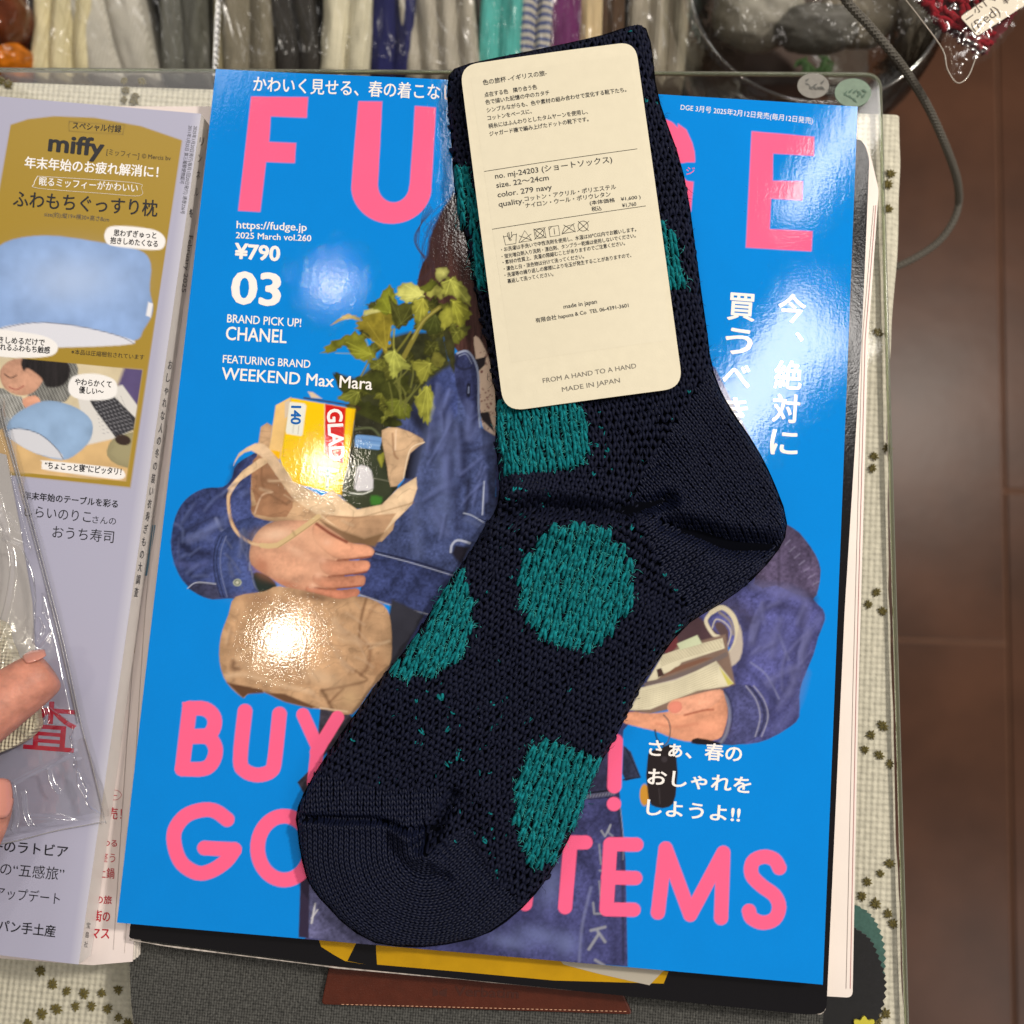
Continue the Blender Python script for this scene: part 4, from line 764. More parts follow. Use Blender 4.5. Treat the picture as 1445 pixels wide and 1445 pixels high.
# wear: faint ageing speckle of the print
s.C *= np.clip(1 + 0.05 * fbm(GU / 40, GV / 40, 3, 50)[..., None] + 0.03 * (rng.random(GU.shape + (1,)) - .5), .8, 1.2)
def sheet_object(name, s, X, Y, Z, m, parent, **k):
    me = mesh_np(name, np.stack([X.ravel(), Y.ravel(), Z.ravel()], 1), grid_faces(*X.shape))
    ca = me.color_attributes.new('print', 'FLOAT_COLOR', 'POINT'); c = np.ones((X.size, 4), np.float32); c[:, :3] = np.clip(s.C.reshape(-1, 3), 0, .9)
    ca.data.foreach_set('color', c.ravel()); return link(name, me, m, parent, smooth=True, **k)
fm = empty('fashion_magazine', (0, 0, ZB), label='blue fashion magazine with pink title lying under the sock', cat='magazine')
sheet_object('front_cover', s, GX, GY, HZ, M_PRINT, fm)
q4 = [(-.115, -.1485), (.115, -.1485), (.115, .1485), (-.115, .1485)]
slab_pages(fm, q4, ZB + .0003, -.0011); link('back_cover', prism(q4, ZB + .00005, ZB + .00028, 'back_cover'), M_WHITEPAPER, fm)
bw = GX.shape   # paper edge of the cover all round
ring = [(i, 0) for i in range(bw[0])] + [(bw[0] - 1, j) for j in range(bw[1])] + [(i, bw[1] - 1) for i in range(bw[0] - 1, -1, -1)] + [(0, j) for j in range(bw[1] - 1, -1, -1)]
ring = ring[::6]; rv = []
for i, j in ring: rv += [(GX[i, j], GY[i, j], HZ[i, j] - 0.00001), (GX[i, j], GY[i, j], -0.00105)]
me = bpy.data.meshes.new('cover_edge'); n_ = len(ring); me.from_pydata(rv, [], [(2 * i, 2 * i + 1, (2 * i + 3) % (2 * n_), (2 * i + 2) % (2 * n_)) for i in range(n_)]); link('cover_edge', me, M_WHITEPAPER, fm)
Wk = M_WHITEINK
text('かわいく見せる、春の着こなし', (357, 127), (641, 143), 23.5, Wk, fm, hcov, None, .012)
text('DGE 3月号 2025年2月12日発売(毎月12日発売)', (0, 463), (556, 520), 30, Wk, fm, hcov, C3)
text('https://fudge.jp', (1003, 968), (1302, 980), 46, Wk, fm, hcov, C1, .01); text('2025 March vol.260', (1000, 1010), (1321, 1024), 37, Wk, fm, hcov, C1, .012)
text('¥790', (993, 1095), (1188, 1107), 88, Wk, fm, hcov, C1, .035); text('03', (977, 1285), (1191, 1296), 192, Wk, fm, hcov, C1, .03)
text('BRAND PICK UP!', (963, 1368), (1278, 1388), 50, Wk, fm, hcov, C1, .012); text('CHANEL', (318, 479), (404, 484), 27, Wk, fm, hcov, None, .014)
text('FEATURING BRAND', (945, 95), (1317, 118), 48, Wk, fm, hcov, C4, .01); text('WEEKEND Max Mara', (312, 535), (525, 550), 24.5, Wk, fm, hcov, None, .012)
column('今、絶対に', (1117, 436), (1106, 624), 43, Wk, fm, hcov, None, .022); column('買うべき', (1046, 433), (1035, 580), 43, Wk, fm, hcov, None, .022)
text('さぁ、春の', (705, 212), (1138, 242), 84, Wk, fm, hcov, Z5, .022); text('おしゃれを', (700, 345), (1180, 388), 84, Wk, fm, hcov, Z5, .022); text('しようよ!!', (695, 487), (1130, 522), 84, Wk, fm, hcov, Z5, .022)
text('GLAD', (930, 150), (945, 440), 122, Wk, fm, hcov, Z1, .03); text('140', (728, 130), (725, 236), 78, M_BLUEINK, fm, hcov, Z1, .03); text('ジ', (22, 735), (58, 738), 40, M_PINKINK, fm, hcov, C3)

# --- lifestyle magazine at the left
ZL = -0.0012; TR_ = P(284, 160, ZL); BR_ = P(111, 1361, ZL); ed = TR_ - BR_; LH = np.linalg.norm(ed); ed /= LH; lf = np.array([-ed[1], ed[0], 0])   # lf points left
lx = np.concatenate([np.arange(0, .078, .00042), np.linspace(.08, .205, 12)]); ly = np.arange(0, LH + .0003, .00045)
LX, LY = np.meshgrid(lx, ly, indexing='ij'); WX = BR_[0] + lf[0] * LX + ed[0] * LY; WY = BR_[1] + lf[1] * LX + ed[1] * LY
LU, LV = UV(WX, WY, ZL); s = Sheet(LU, LV, (168, 168, 190))
GO = (160, 132, 44)
s.line([(284, 165), (224, 560), (180, 860), (111, 1361)], 12, (196, 196, 208), None, 8, .8, 0)
s.poly([(15, 176), (40, 168), (76, 164), (133, 166), (199, 178), (257, 198), (184, 688), (-70, 662)], GO, None, .9, 1, 0)
s.poly([(295, 520), (530, 530), (522, 572), (290, 560)], GO, C1); s.line([(295, 515), (530, 533), (522, 573), (292, 555), (295, 515)], .8, (60, 50, 30), C1, .7, .8, 0)
# plain pale cushion in place of the pictured character
s.poly([(-20, 1120), (20, 1030), (200, 1000), (430, 1030), (590, 1062), (640, 1120), (636, 1230), (650, 1320), (610, 1400), (560, 1450), (300, 1470), (-20, 1440)], (136, 166, 214), C1, sm=4, rim=(16, .9), soft=1.3, tex='soft')
s.blob((300, 1190), 240, 130, (176, 196, 230), 0, C1, .7); s.poly([(-20, 1400), (150, 1370), (330, 1385), (500, 1425), (570, 1460), (300, 1475), (-20, 1470)], (214, 216, 226), C1, sm=3, soft=1.2); s.line([(-20, 1400), (150, 1370), (330, 1385), (500, 1425), (570, 1460)], 1.2, (90, 96, 120), C1, .8, .8)
s.poly([(630, 1283), (650, 1290), (640, 1348), (620, 1340)], (226, 226, 230), C1)
def bub(pts, fr): s.poly(pts, (236, 234, 232), fr, sm=4)
bub([(445, 990), (470, 962), (560, 962), (660, 978), (700, 1010), (695, 1050), (660, 1062), (560, 1055), (470, 1042), (447, 1020)], C1)
bub([(-30, 1405), (100, 1412), (200, 1432), (245, 1470), (220, 1510), (100, 1520), (-30, 1505)], C1)
s.lim = np.clip(poly_sdf(LU, LV, fr_pts([(-260, 62), (90, 78), (300, 98), (606, 125), (536, 600), (-260, 535)], C4)) + .5, 0, 1)
s.poly([(-300, 0), (700, 0), (700, 700), (-300, 700)], (206, 192, 160), C4, tex='soft'); s.poly([(-20, 350), (620, 430), (600, 620), (-20, 560)], (206, 172, 120), C4, soft=5, tex='soft'); s.poly([(530, 110), (620, 120), (600, 380), (560, 330), (500, 190)], (84, 72, 116), C4, soft=3, tex='soft')
s.poly([(330, 240), (520, 190), (600, 300), (590, 360), (520, 410), (370, 445), (360, 400)], (212, 210, 206), C4, soft=1.3)
s.poly([(380, 255), (470, 225), (575, 330), (575, 378), (490, 412), (400, 290)], (44, 44, 50), C4)
for k in range(9): s.line([(400 + k * 4, 270 + k * 16), (490 + k * 11, 238 + k * 16)], .7, (150, 150, 156), C4, .6, .8, 0)
for k in range(7): s.line([(405 + k * 18, 250 - k * 2), (490 + k * 14, 400 - k * 4)], .5, (130, 130, 136), C4, .6, .6, 0)
s.poly([(-30, 200), (60, 235), (110, 260), (130, 200), (250, 60), (320, 90), (330, 160), (280, 260), (100, 300), (0, 340), (-60, 380)], (120, 120, 116), C4, sm=2, tex='knit'); s.poly([(-40, 240), (90, 240), (110, 300), (60, 330), (-20, 390)], (150, 150, 146), C4, sm=2, tex='knit')
s.poly([(0, 130), (60, 80), (170, 90), (190, 150), (150, 215), (90, 235), (20, 205)], (206, 156, 130), C4, sm=3, tex='skin', rim=(4, .8)); s.poly([(90, 90), (130, 60), (260, 70), (300, 130), (270, 190), (200, 200), (175, 160), (120, 120), (100, 130)], (30, 26, 28), C4, sm=3, tex='hair', soft=1.5)
s.line([(20, 145), (45, 160), (70, 150)], 1.6, (60, 40, 36), C4, 1); s.line([(40, 200), (70, 210), (100, 195)], 1.4, (150, 70, 66), C4, 1)
s.poly([(95, 250), (150, 235), (172, 262), (150, 290), (110, 290)], (206, 150, 124), C4, sm=2, tex='skin')
s.poly([(20, 390), (60, 320), (160, 265), (240, 260), (330, 290), (390, 345), (385, 420), (330, 480), (262, 510), (150, 480), (60, 430)], (142, 172, 208), C4, sm=3, rim=(8, .85), tex='soft'); s.poly([(20, 390), (80, 375), (170, 400), (240, 460), (268, 505), (150, 480), (60, 430)], (206, 208, 216), C4, sm=2); s.line([(20, 388), (80, 374), (170, 400), (240, 460), (268, 505)], 1, (70, 76, 96), C4, .8)
s.poly([(480, 420), (540, 395), (610, 400), (600, 540), (500, 530), (455, 490), (460, 450)], (156, 148, 112), C4, sm=2, rim=(5, .75)); s.blob((522, 424), 34, 22, (50, 34, 28), .2, C4, 1, True); s.line([(482, 450), (462, 480), (490, 505)], 3, (146, 138, 104), C4, 1)
bub([(290, 210), (310, 155), (400, 142), (480, 165), (498, 205), (480, 245), (400, 256), (320, 245)], C4); bub([(180, 520), (200, 512), (480, 542), (530, 565), (515, 590), (420, 582), (200, 552), (178, 540)], C4)
s.lim = None
ll = empty('lifestyle_magazine', tuple(BR_ + lf * .1 - ed * 0), label='lavender grey lifestyle magazine with gold panel at the left', cat='magazine')
sheet_object('front_cover', s, WX, WY, 0 * WX + ZL, M_MATTE, ll)
ZLb = -0.0098; out = -lf * 0.00002; sp_n = np.cross(ed, (out + np.array([0, 0, ZLb - ZL]))); sp_n /= np.linalg.norm(sp_n)
if sp_n @ (CAM_LOC - TR_) < 0: sp_n = -sp_n
me = bpy.data.meshes.new('spine'); me.from_pydata([tuple(TR_), tuple(BR_), tuple(BR_ + out + [0, 0, ZLb - ZL]), tuple(TR_ + out + [0, 0, ZLb - ZL])], [], [(0, 1, 2, 3)]); link('spine', me, mat('spine_paper', (206, 202, 200), rough=.35, noise=(60, .05)), ll)
slab_pages(ll, [tuple(q[:2]) for q in (TR_ + lf * .0003, BR_ + lf * .0003, BR_ + lf * .205, TR_ + lf * .205)], ZLb + .0001, ZL - .0003)
B2 = M_BLACKINK; Wh = M_WHITE2; zz = ZL
text('スペシャル付録', (308, 545), (515, 562), 34, B2, ll, zz, C1, .01); text('miffy', (203, 640), (440, 665), 106, B2, ll, zz, C1, .03); text('[ミッフィー]', (452, 655), (590, 672), 30, B2, ll, zz, C1); text('© Mercis bv', (602, 672), (725, 682), 27, B2, ll, zz, C1)
text('年末年始のお疲れ解消に！', (104, 710), (672, 752), 54, Wh, ll, zz, C1, .02); text('眠るミッフィーがかわいい', (166, 785), (585, 815), 40, Wh, ll, zz, C1, .01); text('ふわもちぐっすり枕', (55, 872), (668, 915), 76, B2, ll, zz, C1, .012)
text('size(約):縦19×横30×高さ8cm', (188, 918), (463, 942), 25, M_GREYINK, ll, zz, C1)
rr = fr_pts([(160, 748), (560, 775), (600, 800), (590, 832), (440, 822), (165, 800), (145, 780), (160, 748)], C1); rr = smooth_path(rr, 5)
link('outline_box', tube(P(rr[:, 0], rr[:, 1], zz + 5e-5), .00009, 3, 'outline_box'), Wh, ll)
text('思わずぎゅっと', (483, 1000), (664, 1012), 31, B2, ll, zz, C1, .012); text('抱きしめたくなる', (468, 1032), (670, 1048), 31, B2, ll, zz, C1, .012)
text('抱きしめるだけで', (-40, 8), (190, 22), 32, B2, ll, zz, C4, .012); text('れるふわもち触感', (0, 40), (212, 55), 32, B2, ll, zz, C4, .012); text('※本品は圧縮梱包されています', (303, 58), (612, 82), 24, B2, ll, zz, C4)
text('やわらかくて', (318, 188), (474, 200), 32, B2, ll, zz, C4, .012); text('優しい〜', (335, 222), (440, 232), 32, B2, ll, zz, C4, .012); text('“ちょこっと寝”にピッタリ！', (190, 542), (515, 572), 34, B2, ll, zz, C4, .014)
text('年末年始のテーブルを彩る', (100, 672), (500, 710), 36, B2, ll, zz, C4, .016); text('しらいのりこ', (103, 745), (385, 772), 56, B2, ll, zz, C4, .0); text('さんの', (392, 775), (492, 783), 36, B2, ll, zz, C4); text('おうち寿司', (222, 835), (482, 858), 58, B2, ll, zz, C4, .0)
text('冬のラトビア', (-40, 712), (284, 742), 56, B2, ll, zz, C7, .012); text('旅の“五感旅”', (-60, 808), (268, 838), 60, B2, ll, zz, C7); text('アップデート', (-20, 912), (250, 940), 56, B2, ll, zz, C7); text('パン手土産', (-8, 1050), (232, 1076), 54, B2, ll, zz, C7, .012)
text('査', (120, 728), (402, 750), 290, M_REDINK, ll, zz, Z7, .008)
text('2025年1月20日発行(毎月1回20日発行) 通巻226号', (824, 535), (768, 908), 20, M_GREYINK, ll, zz, C1); text('2011年1月25日 第三種郵便物認可', (802, 533), (765, 780), 20, M_GREYINK, ll, zz, C1)
SPN = {'p': TR_, 'n': sp_n}
column('リンネル', (856, 600), (834, 815), 44, M_GREYINK, ll, SPN, C1, 0, wide=.42); column('冬', (810, 905), (809, 925), 40, B2, ll, SPN, C1, .02, wide=.4); text('February 2025', (802, 1000), (770, 1240), 26, M_GREYINK, ll, SPN, C1)
column('おしゃれな人の冬の装い衣寿ぎもの大調査', (722, 105), (578, 1070), 44, M_GREYINK, ll, SPN, C4, 0.004, wide=.4); column('宝島社', (371, 1030), (361, 1110), 28, M_GREYINK, ll, SPN, C7, 0, wide=.6)
# --- white magazine with red lettering below it
ZR = -0.0100
rm = empty('white_magazine', tuple(P(150, 1300, ZA)), label='white magazine with red lettering between the lavender and the blue one', cat='magazine')
rp = [tuple(P(*q, ZR)[:2]) for q in [(-150, 150), (306, 150), (262, 480), (222, 860), (203, 1060), (187, 1357), (130, 1362), (-300, 1330)]][::-1]
slab_pages(rm, rp, ZA + .004, ZR - .0004); link('cover', prism(rp, ZR - .0004, ZR, 'cover'), mat('off_white_cover', (222, 210, 206), rough=.35, noise=(50, .04)), rm)
for L_, c_ in (([(222, 640), (188, 930), (160, 1340)], (186, 176, 172)), ([(236, 600), (205, 860), (176, 1345)], (200, 190, 184))):  # thin darker tubes draw the shading of the cover's spine rounding
    a_ = smooth_path(L_, 8); link('spine_shading', tube(P(a_[:, 0], a_[:, 1], ZR + .00003), .00018, 4, 'spine_shading'), mat('spine_shade', c_, rough=.6), rm)
RI = mat('red_text_ink', (178, 28, 46), rough=.4)
text('売！', (450, 578), (512, 582), 54, RI, rm, ZR, C7, .005); text('わる', (432, 695), (492, 698), 34, RI, rm, ZR, C7, .012); text('整う', (418, 760), (484, 764), 44, RI, rm, ZR, C7); text('土鍋', (412, 826), (480, 830), 48, RI, rm, ZR, C7, .005); text('の旅', (402, 935), (470, 938), 38, RI, rm, ZR, C7, .014); text('街の', (392, 1008), (462, 1012), 50, RI, rm, ZR, C7, .02); text('マス', (382, 1080), (460, 1084), 52, RI, rm, ZR, C7, .02)
text('一', (455, 495), (492, 498), 34, RI, rm, ZR, C7); a_ = smooth_path(fr_pts([(440, 462), (490, 462), (510, 482), (490, 502), (440, 500)], C7), 5); link('outline_box', tube(P(a_[:, 0], a_[:, 1], ZR + .0001), .00008, 3, 'outline_box'), RI, rm)
flat('blue_print', [(1012, 868), (1058, 872), (1000, 1215), (962, 1222)], ZR + 6e-5, mat('slate_ink', (96, 130, 150), rough=.4, noise=(90, .1)), rm, Z6); flat('brown_print', [(735, 0), (745, 0), (722, 235), (700, 232)], ZR + 6e-5, mat('ochre_ink', (128, 96, 40), rough=.4, noise=(90, .1)), rm, Z7)
# pale catalogue under it
pc = empty('pale_catalogue', tuple(P(205, 1335, ZA)), label='pale blue catalogue corner peeking out below the black magazine', cat='catalogue')
pp = rounded([tuple(P(*q, -0.0185)[:2]) for q in [(-50, 700), (214, 700), (216, 1345), (188, 1347), (-40, 1340)]], .002)[::-1]
slab_pages(pc, pp, ZA + .0003, -0.0190, n=5); link('cover', prism(pp, -.0190, -.0186, 'cover'), mat('pale_blue_cover', (196, 208, 216), rough=.4), pc)
# ================================================================== the sock
OUT_ = [(633, 110), (650, 96), (700, 84), (780, 68), (850, 52), (880, 42), (902, 38), (915, 50), (922, 93), (927, 133), (942, 180), (960, 231), (973, 295), (985, 385), (997, 469), (1003, 513), (1014, 547), (1030, 577), (1057, 617), (1077, 651), (1094, 688), (1108, 728), (1107, 758), (1091, 785), (1061, 818), (1027, 845), (994, 865), (962, 888), (926, 935), (904, 968), (886, 1005), (866, 1044), (847, 1077), (829, 1118), (815, 1155), (795, 1198), (772, 1238), (748, 1269), (715, 1299), (681, 1319), (631, 1331), (581, 1335), (530, 1329), (492, 1307), (465, 1280), (447, 1260), (434, 1238), (425, 1202), (421, 1170), (419, 1147), (431, 1116), (450, 1083), (464, 1062), (487, 1027), (502, 1007), (527, 972), (549, 944), (576, 912), (606, 867), (621, 840), (649, 800), (666, 776), (686, 740), (699, 722), (705, 690), (703, 660), (699, 623), (700, 563), (694, 534), (690, 499), (680, 457), (672, 418), (667, 389), (661, 358), (656, 332), (646, 299), (642, 270), (639, 233), (636, 186), (632, 150)]
OUTL = smooth_path(OUT_, 3, True)
GS = 2.0; ug = np.arange(400, 1130, GS); vg = np.arange(20, 1355, GS); SU, SV = np.meshgrid(ug, vg, indexing='ij')
SD = poly_sdf(SU, SV, OUTL)                      # px inside the outline
MM = 0.000243                                    # metres per photo pixel at this distance
def ridge(pts, w, h):
    a = smooth_path(pts, 5); D = np.full(SU.shape, 1e9)
    for i in range(len(a) - 1): D = np.minimum(D, seg_dist(SU, SV, a[i], a[i + 1]))
    return 1.35 * h * np.exp(-(D / w) ** 2)
dm = np.clip(SD * MM, 0, None); wd = 0.0055
HS = 0.0062 * np.sqrt(np.clip(1 - (1 - np.clip(dm / wd, 0, 1)) ** 2, 0, 1)) ** 0.9
HS = HS + np.clip(dm / 0.006, 0, 1) * (0.0018 * fbm(SU / 90, SV / 90, 3, 7) + 0.0008 * fbm(SU / 28, SV / 28, 2, 17))
edge_ = np.clip(dm / 0.003, 0, 1)
for pts, w_, h_ in (([(716, 726), (760, 716), (820, 722), (880, 722), (940, 706)], 13, -.0044), ([(715, 700), (780, 696), (850, 700)], 14, .0016), ([(700, 752), (760, 745), (850, 752), (930, 745)], 22, .0024),
                    ([(940, 742), (985, 752), (1030, 768), (1092, 772)], 15, -.0050), ([(960, 722), (1020, 735), (1088, 745)], 18, .0022), ([(990, 800), (1050, 800), (1085, 790)], 18, .0012),
                    ([(940, 640), (905, 680), (890, 720)], 14, -.0016), ([(730, 570), (712, 640), (716, 690)], 8, -.0012),
                    ([(420, 1150), (480, 1153), (530, 1154), (575, 1166), (620, 1170)], 5, -.0022), ([(425, 1160), (480, 1163), (540, 1164), (590, 1180)], 7, .0008),
                    ([(640, 1118), (625, 1150), (610, 1175), (592, 1190)], 10, -.0036), ([(545, 1165), (558, 1205), (590, 1230), (630, 1234)], 9, -.0016), ([(575, 1170), (588, 1195), (620, 1205)], 12, .0026), ([(480, 1200), (520, 1260), (600, 1290), (690, 1270)], 26, .0010),
                    ([(660, 1130), (660, 1180), (690, 1240)], 14, -.0007), ([(560, 1000), (680, 940), (800, 980)], 50, .0008), ([(654, 130), (662, 260), (690, 440)], 7, -.0010)):
    HS = HS + edge_ * ridge(pts, w_, h_)
HS = np.maximum(HS, 0.0)
def samp(A, u, v):
    x = np.clip((u - ug[0]) / GS, 0, A.shape[0] - 1.001); y = np.clip((v - vg[0]) / GS, 0, A.shape[1] - 1.001)
    i = x.astype(int); j = y.astype(int); fx = x - i; fy = y - j
    return (A[i, j] * (1 - fx) + A[i + 1, j] * fx) * (1 - fy) + (A[i, j + 1] * (1 - fx) + A[i + 1, j + 1] * fx) * fy
def sock_pt(u, v, dz=0.0):
    p = P(u, v, 0.003); p[..., 2] = samp(HS, u, v) + dz + 0.0008; return p
M_NAVY = mat('navy_yarn', (13, 17, 37), rough=0.72, spec=0.2, noise=(1700, 0.7))
M_NAVYS = mat('navy_smooth_yarn', (13, 18, 39), rough=0.52, spec=0.25, noise=(1500, 0.5))
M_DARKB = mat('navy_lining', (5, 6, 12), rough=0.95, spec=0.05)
M_TEAL = mat('teal_mohair', (16, 104, 110), rough=0.9, spec=0.1, noise=(800, 0.8))
M_TEALF = mat('teal_fibre', (62, 168, 166), rough=0.7, spec=0.2, noise=(1500, 0.5))
M_NAVYF = mat('navy_fibre', (30, 34, 56), rough=0.7, spec=0.2)
sock = empty('sock', (0.02, 0.0, 0.0), label='navy knitted sock with teal dots lying across the blue magazine', cat='sock')
# lining under the stitches
keep = SD > 3.0; idx = -np.ones(SU.shape, int); idx[keep] = np.arange(keep.sum())
a = idx[:-1, :-1]; b_ = idx[1:, :-1]; c_ = idx[1:, 1:]; d_ = idx[:-1, 1:]; ok = (a >= 0) & (b_ >= 0) & (c_ >= 0) & (d_ >= 0)
F = np.stack([a[ok], d_[ok], c_[ok], b_[ok]], 1); pt = sock_pt(SU[keep], SV[keep], -0.0009)
link('sock_body', mesh_np('sock_body', pt, F[:, ::-1]), M_DARKB, sock, smooth=True)
rim_ = [tuple(q[:2]) for q in P(OUTL[::2, 0], OUTL[::2, 1], 0.001)]; c0 = np.mean(rim_, 0)
# underside follows the magazine
link('sock_sole', prism(rim_[::-1], 0.0006, 0.0022, 'sock_sole'), M_DARKB, sock)

# ---- stitch lobe template
def lobe(n=5, sides=5):
    V = []; F = []
    for sgn in (-1, 1):
        o = len(V)
        for i in range(n):
            t = i / (n - 1); x = sgn * (0.07 + 0.27 * t ** 0.9); y = -0.62 + 1.24 * t; r = 0.235 * math.sin(PI * (0.13 + 0.76 * t)) ** 0.8; z = 0.16 * math.sin(PI * t)
            for k in range(sides):
                an = 2 * PI * k / sides + .3; V.append((x + r * math.cos(an), y, z + r * math.sin(an) * 1.1))
        for i in range(n - 1):
            for k in range(sides): F.append((o + i * sides + k, o + i * sides + (k + 1) % sides, o + (i + 1) * sides + (k + 1) % sides, o + (i + 1) * sides + k))
    return np.array(V), np.array(F)
LV_, LF_ = lobe()
def stitches(name, pos, dirs, wpx, cpx, m, zk=1.0, jit=0.06, parent=sock, lift=0.0, **k):
    """pos (n,2) px, dirs (n,2) unit px vectors towards the wide end of the V"""
    n = len(pos)
    if n == 0: return
    rot = rng.normal(0, jit, n); ca, sa = np.cos(rot), np.sin(rot); d = np.stack([dirs[:, 0] * ca - dirs[:, 1] * sa, dirs[:, 0] * sa + dirs[:, 1] * ca], 1)
    r = np.stack([d[:, 1], -d[:, 0]], 1); w_ = np.broadcast_to(np.asarray(wpx, float), (n,)) * rng.normal(1, jit * .8, n); c_ = np.broadcast_to(np.asarray(cpx, float), (n,)) * rng.normal(1, jit * .8, n)
    xy = pos[:, None, :] + r[:, None, :] * (LV_[None, :, 0:1] * w_[:, None, None]) + d[:, None, :] * (LV_[None, :, 1:2] * c_[:, None, None])
    dz = LV_[None, :, 2] * (w_[:, None] * MM * zk) + lift + rng.normal(0, 0.00007, n)[:, None]
    p = sock_pt(xy[..., 0], xy[..., 1], 0.0); p[..., 2] += dz
    F = (LF_[None] + (np.arange(n) * len(LV_))[:, None, None]).reshape(-1, 4)
    return link(name, mesh_np(name, p.reshape(-1, 3), F), m, parent, smooth=True, kind='stuff', **k)
# ---- regions
HEEL = smooth_path([(1003, 520), (960, 590), (925, 640), (900, 690), (905, 745), (930, 800), (965, 850), (985, 880), (1160, 900), (1160, 600), (1060, 520)], 3, True)
TOE = np.array([(380, 1090), (447, 1084), (500, 1108), (560, 1112), (620, 1112), (648, 1128), (668, 1180), (700, 1240), (745, 1275), (745, 1400), (380, 1400)], float)
DOTS = [np.array([(690, 560), (807, 560), (824, 591), (830, 637), (824, 660), (790, 664), (736, 668), (690, 676)], float),
        np.array([(812 + 77 * math.cos(t_), 827 + 86 * math.sin(t_)) for t_ in np.linspace(0, 2 * PI, 40)[:-1]]),
        np.array([(600, 850), (649, 806), (663, 839), (670, 879), (666, 909), (656, 922), (613, 952), (583, 955), (545, 946), (520, 930)], float),
        np.array([(772, 1046), (812, 1049), (836, 1067), (849, 1074), (900, 1080), (800, 1230), (775, 1215), (755, 1222), (742, 1195), (728, 1161), (727, 1104), (735, 1077), (748, 1057)], float),
        np.array([(620, 240), (655, 245), (680, 300), (700, 400), (670, 410), (650, 360), (620, 330)], float),
        np.array([(925 + 37 * math.cos(t_), 378 + 50 * math.sin(t_)) for t_ in np.linspace(0, 2 * PI, 30)[:-1]])]
# ---- body grid along the leg and foot
CEN = smooth_path([(758, 40), (778, 160), (800, 290), (824, 430), (848, 560), (858, 640), (846, 720), (800, 800), (745, 900), (690, 1000), (640, 1090), (600, 1170), (560, 1250), (530, 1330)], 30)
seg = np.linalg.norm(np.diff(CEN, axis=0), axis=1); cum = np.concatenate([[0], np.cumsum(seg)])
CW, CH = 9.8, 8.7
pos = []; dr = []; wv = []
for i, sd in enumerate(np.arange(0, cum[-1], CH)):
    c = np.array([np.interp(sd, cum, CEN[:, 0]), np.interp(sd, cum, CEN[:, 1])]); c2 = np.array([np.interp(sd + 14, cum, CEN[:, 0]), np.interp(sd + 14, cum, CEN[:, 1])]); c1 = np.array([np.interp(sd - 14, cum, CEN[:, 0]), np.interp(sd - 14, cum, CEN[:, 1])])
    T_ = (c2 - c1) / np.linalg.norm(c2 - c1); N_ = np.array([T_[1], -T_[0]]) * -1
    for j in range(-27, 28):
        q = c + N_ * (j * CW + (i % 2) * CW * .5); pos.append(q); dr.append(T_)
        wv.append(CW)
pos = np.array(pos); dr = np.array(dr); wv = np.array(wv)
pos = pos + rng.normal(0, 0.7, pos.shape) + np.stack([9 * fbm(pos[:, 0] / 60, pos[:, 1] / 60, 3, 70), 9 * fbm(pos[:, 0] / 60, pos[:, 1] / 60, 3, 80)], 1)
sd_ = poly_sdf(pos[:, 0], pos[:, 1], OUTL); inside = sd_ > 1.5
heel = poly_sdf(pos[:, 0], pos[:, 1], HEEL) > 0; toe = (poly_sdf(pos[:, 0], pos[:, 1], TOE) > 0) & (poly_sdf(pos[:, 0], pos[:, 1], np.array([(598, 1152), (640, 1100), (700, 1150), (640, 1190), (606, 1200)], float)) < 0)
body = inside & ~heel & ~toe
dotid = -np.ones(len(pos), int)
for k, dpoly in enumerate(DOTS): dotid[body & (poly_sdf(pos[:, 0], pos[:, 1], dpoly) > -1)] = k
nav = body & (dotid < 0)
# clusters of teal flecks where the float yarn shows through
fl_c = [(935, 650, 60, 34), (990, 560, 14, 20), (780, 700, 60, 14), (725, 715, 18, 20), (900, 780, 40, 26), (970, 830, 18, 30), (960, 870, 20, 16), (560, 1095, 90, 8), (500, 1020, 14, 50), (700, 1040, 110, 60), (680, 1160, 26, 50), (705, 1240, 34, 22), (600, 1000, 60, 30), (880, 990, 12, 30), (740, 760, 30, 60), (930, 100, 12, 60), (840, 640, 50, 40)]
pr = np.full(len(pos), 0.004)
for (x, y, rx, ry) in fl_c: pr = pr + 0.20 * np.exp(-((pos[:, 0] - x) / rx) ** 2 - ((pos[:, 1] - y) / ry) ** 2)
fleck = nav & (rng.random(len(pos)) < pr); nav &= ~fleck
under = dotid >= 0
stitches('knit_stitches', pos[under], -dr[under], CW, CH * 1.1, M_NAVY, .5, .1, lift=-.0003)
stitches('knit_stitches', pos[nav], -dr[nav], wv[nav] * 1.28, CH * 1.06, M_NAVY, 1.15, 0.13)
fp = pos[fleck]
stitches('knit_stitches', fp, -dr[fleck], wv[fleck], CH * 1.1, M_NAVY, 1.0, 0.12)
stitches('teal_fleck', fp + rng.normal(0, 2, fp.shape), -dr[fleck], 4.6 * rng.uniform(.5, 1.2, len(fp)), 5.4 * rng.uniform(.5, 1.3, len(fp)), M_TEAL, 1.0, 0.6, lift=0.0004)
def grid_zone(angle, pitch, course, test, c0=(1000, 740), n=60):
    t = np.array([math.cos(angle), math.sin(angle)]); nn_ = np.array([-t[1], t[0]])
    I, J = np.meshgrid(np.arange(-n, n), np.arange(-n, n), indexing='ij')
    p = np.array(c0) + t * (I.ravel() * course)[:, None] + nn_ * (J.ravel() * pitch)[:, None]
    p = p + np.stack([5 * fbm(p[:, 0] / 50, p[:, 1] / 50, 3, 71), 5 * fbm(p[:, 0] / 50, p[:, 1] / 50, 3, 81)], 1) + rng.normal(0, .3, p.shape); ok_ = test(p); return p[ok_], np.repeat(t[None], ok_.sum(), 0)
dpos = []
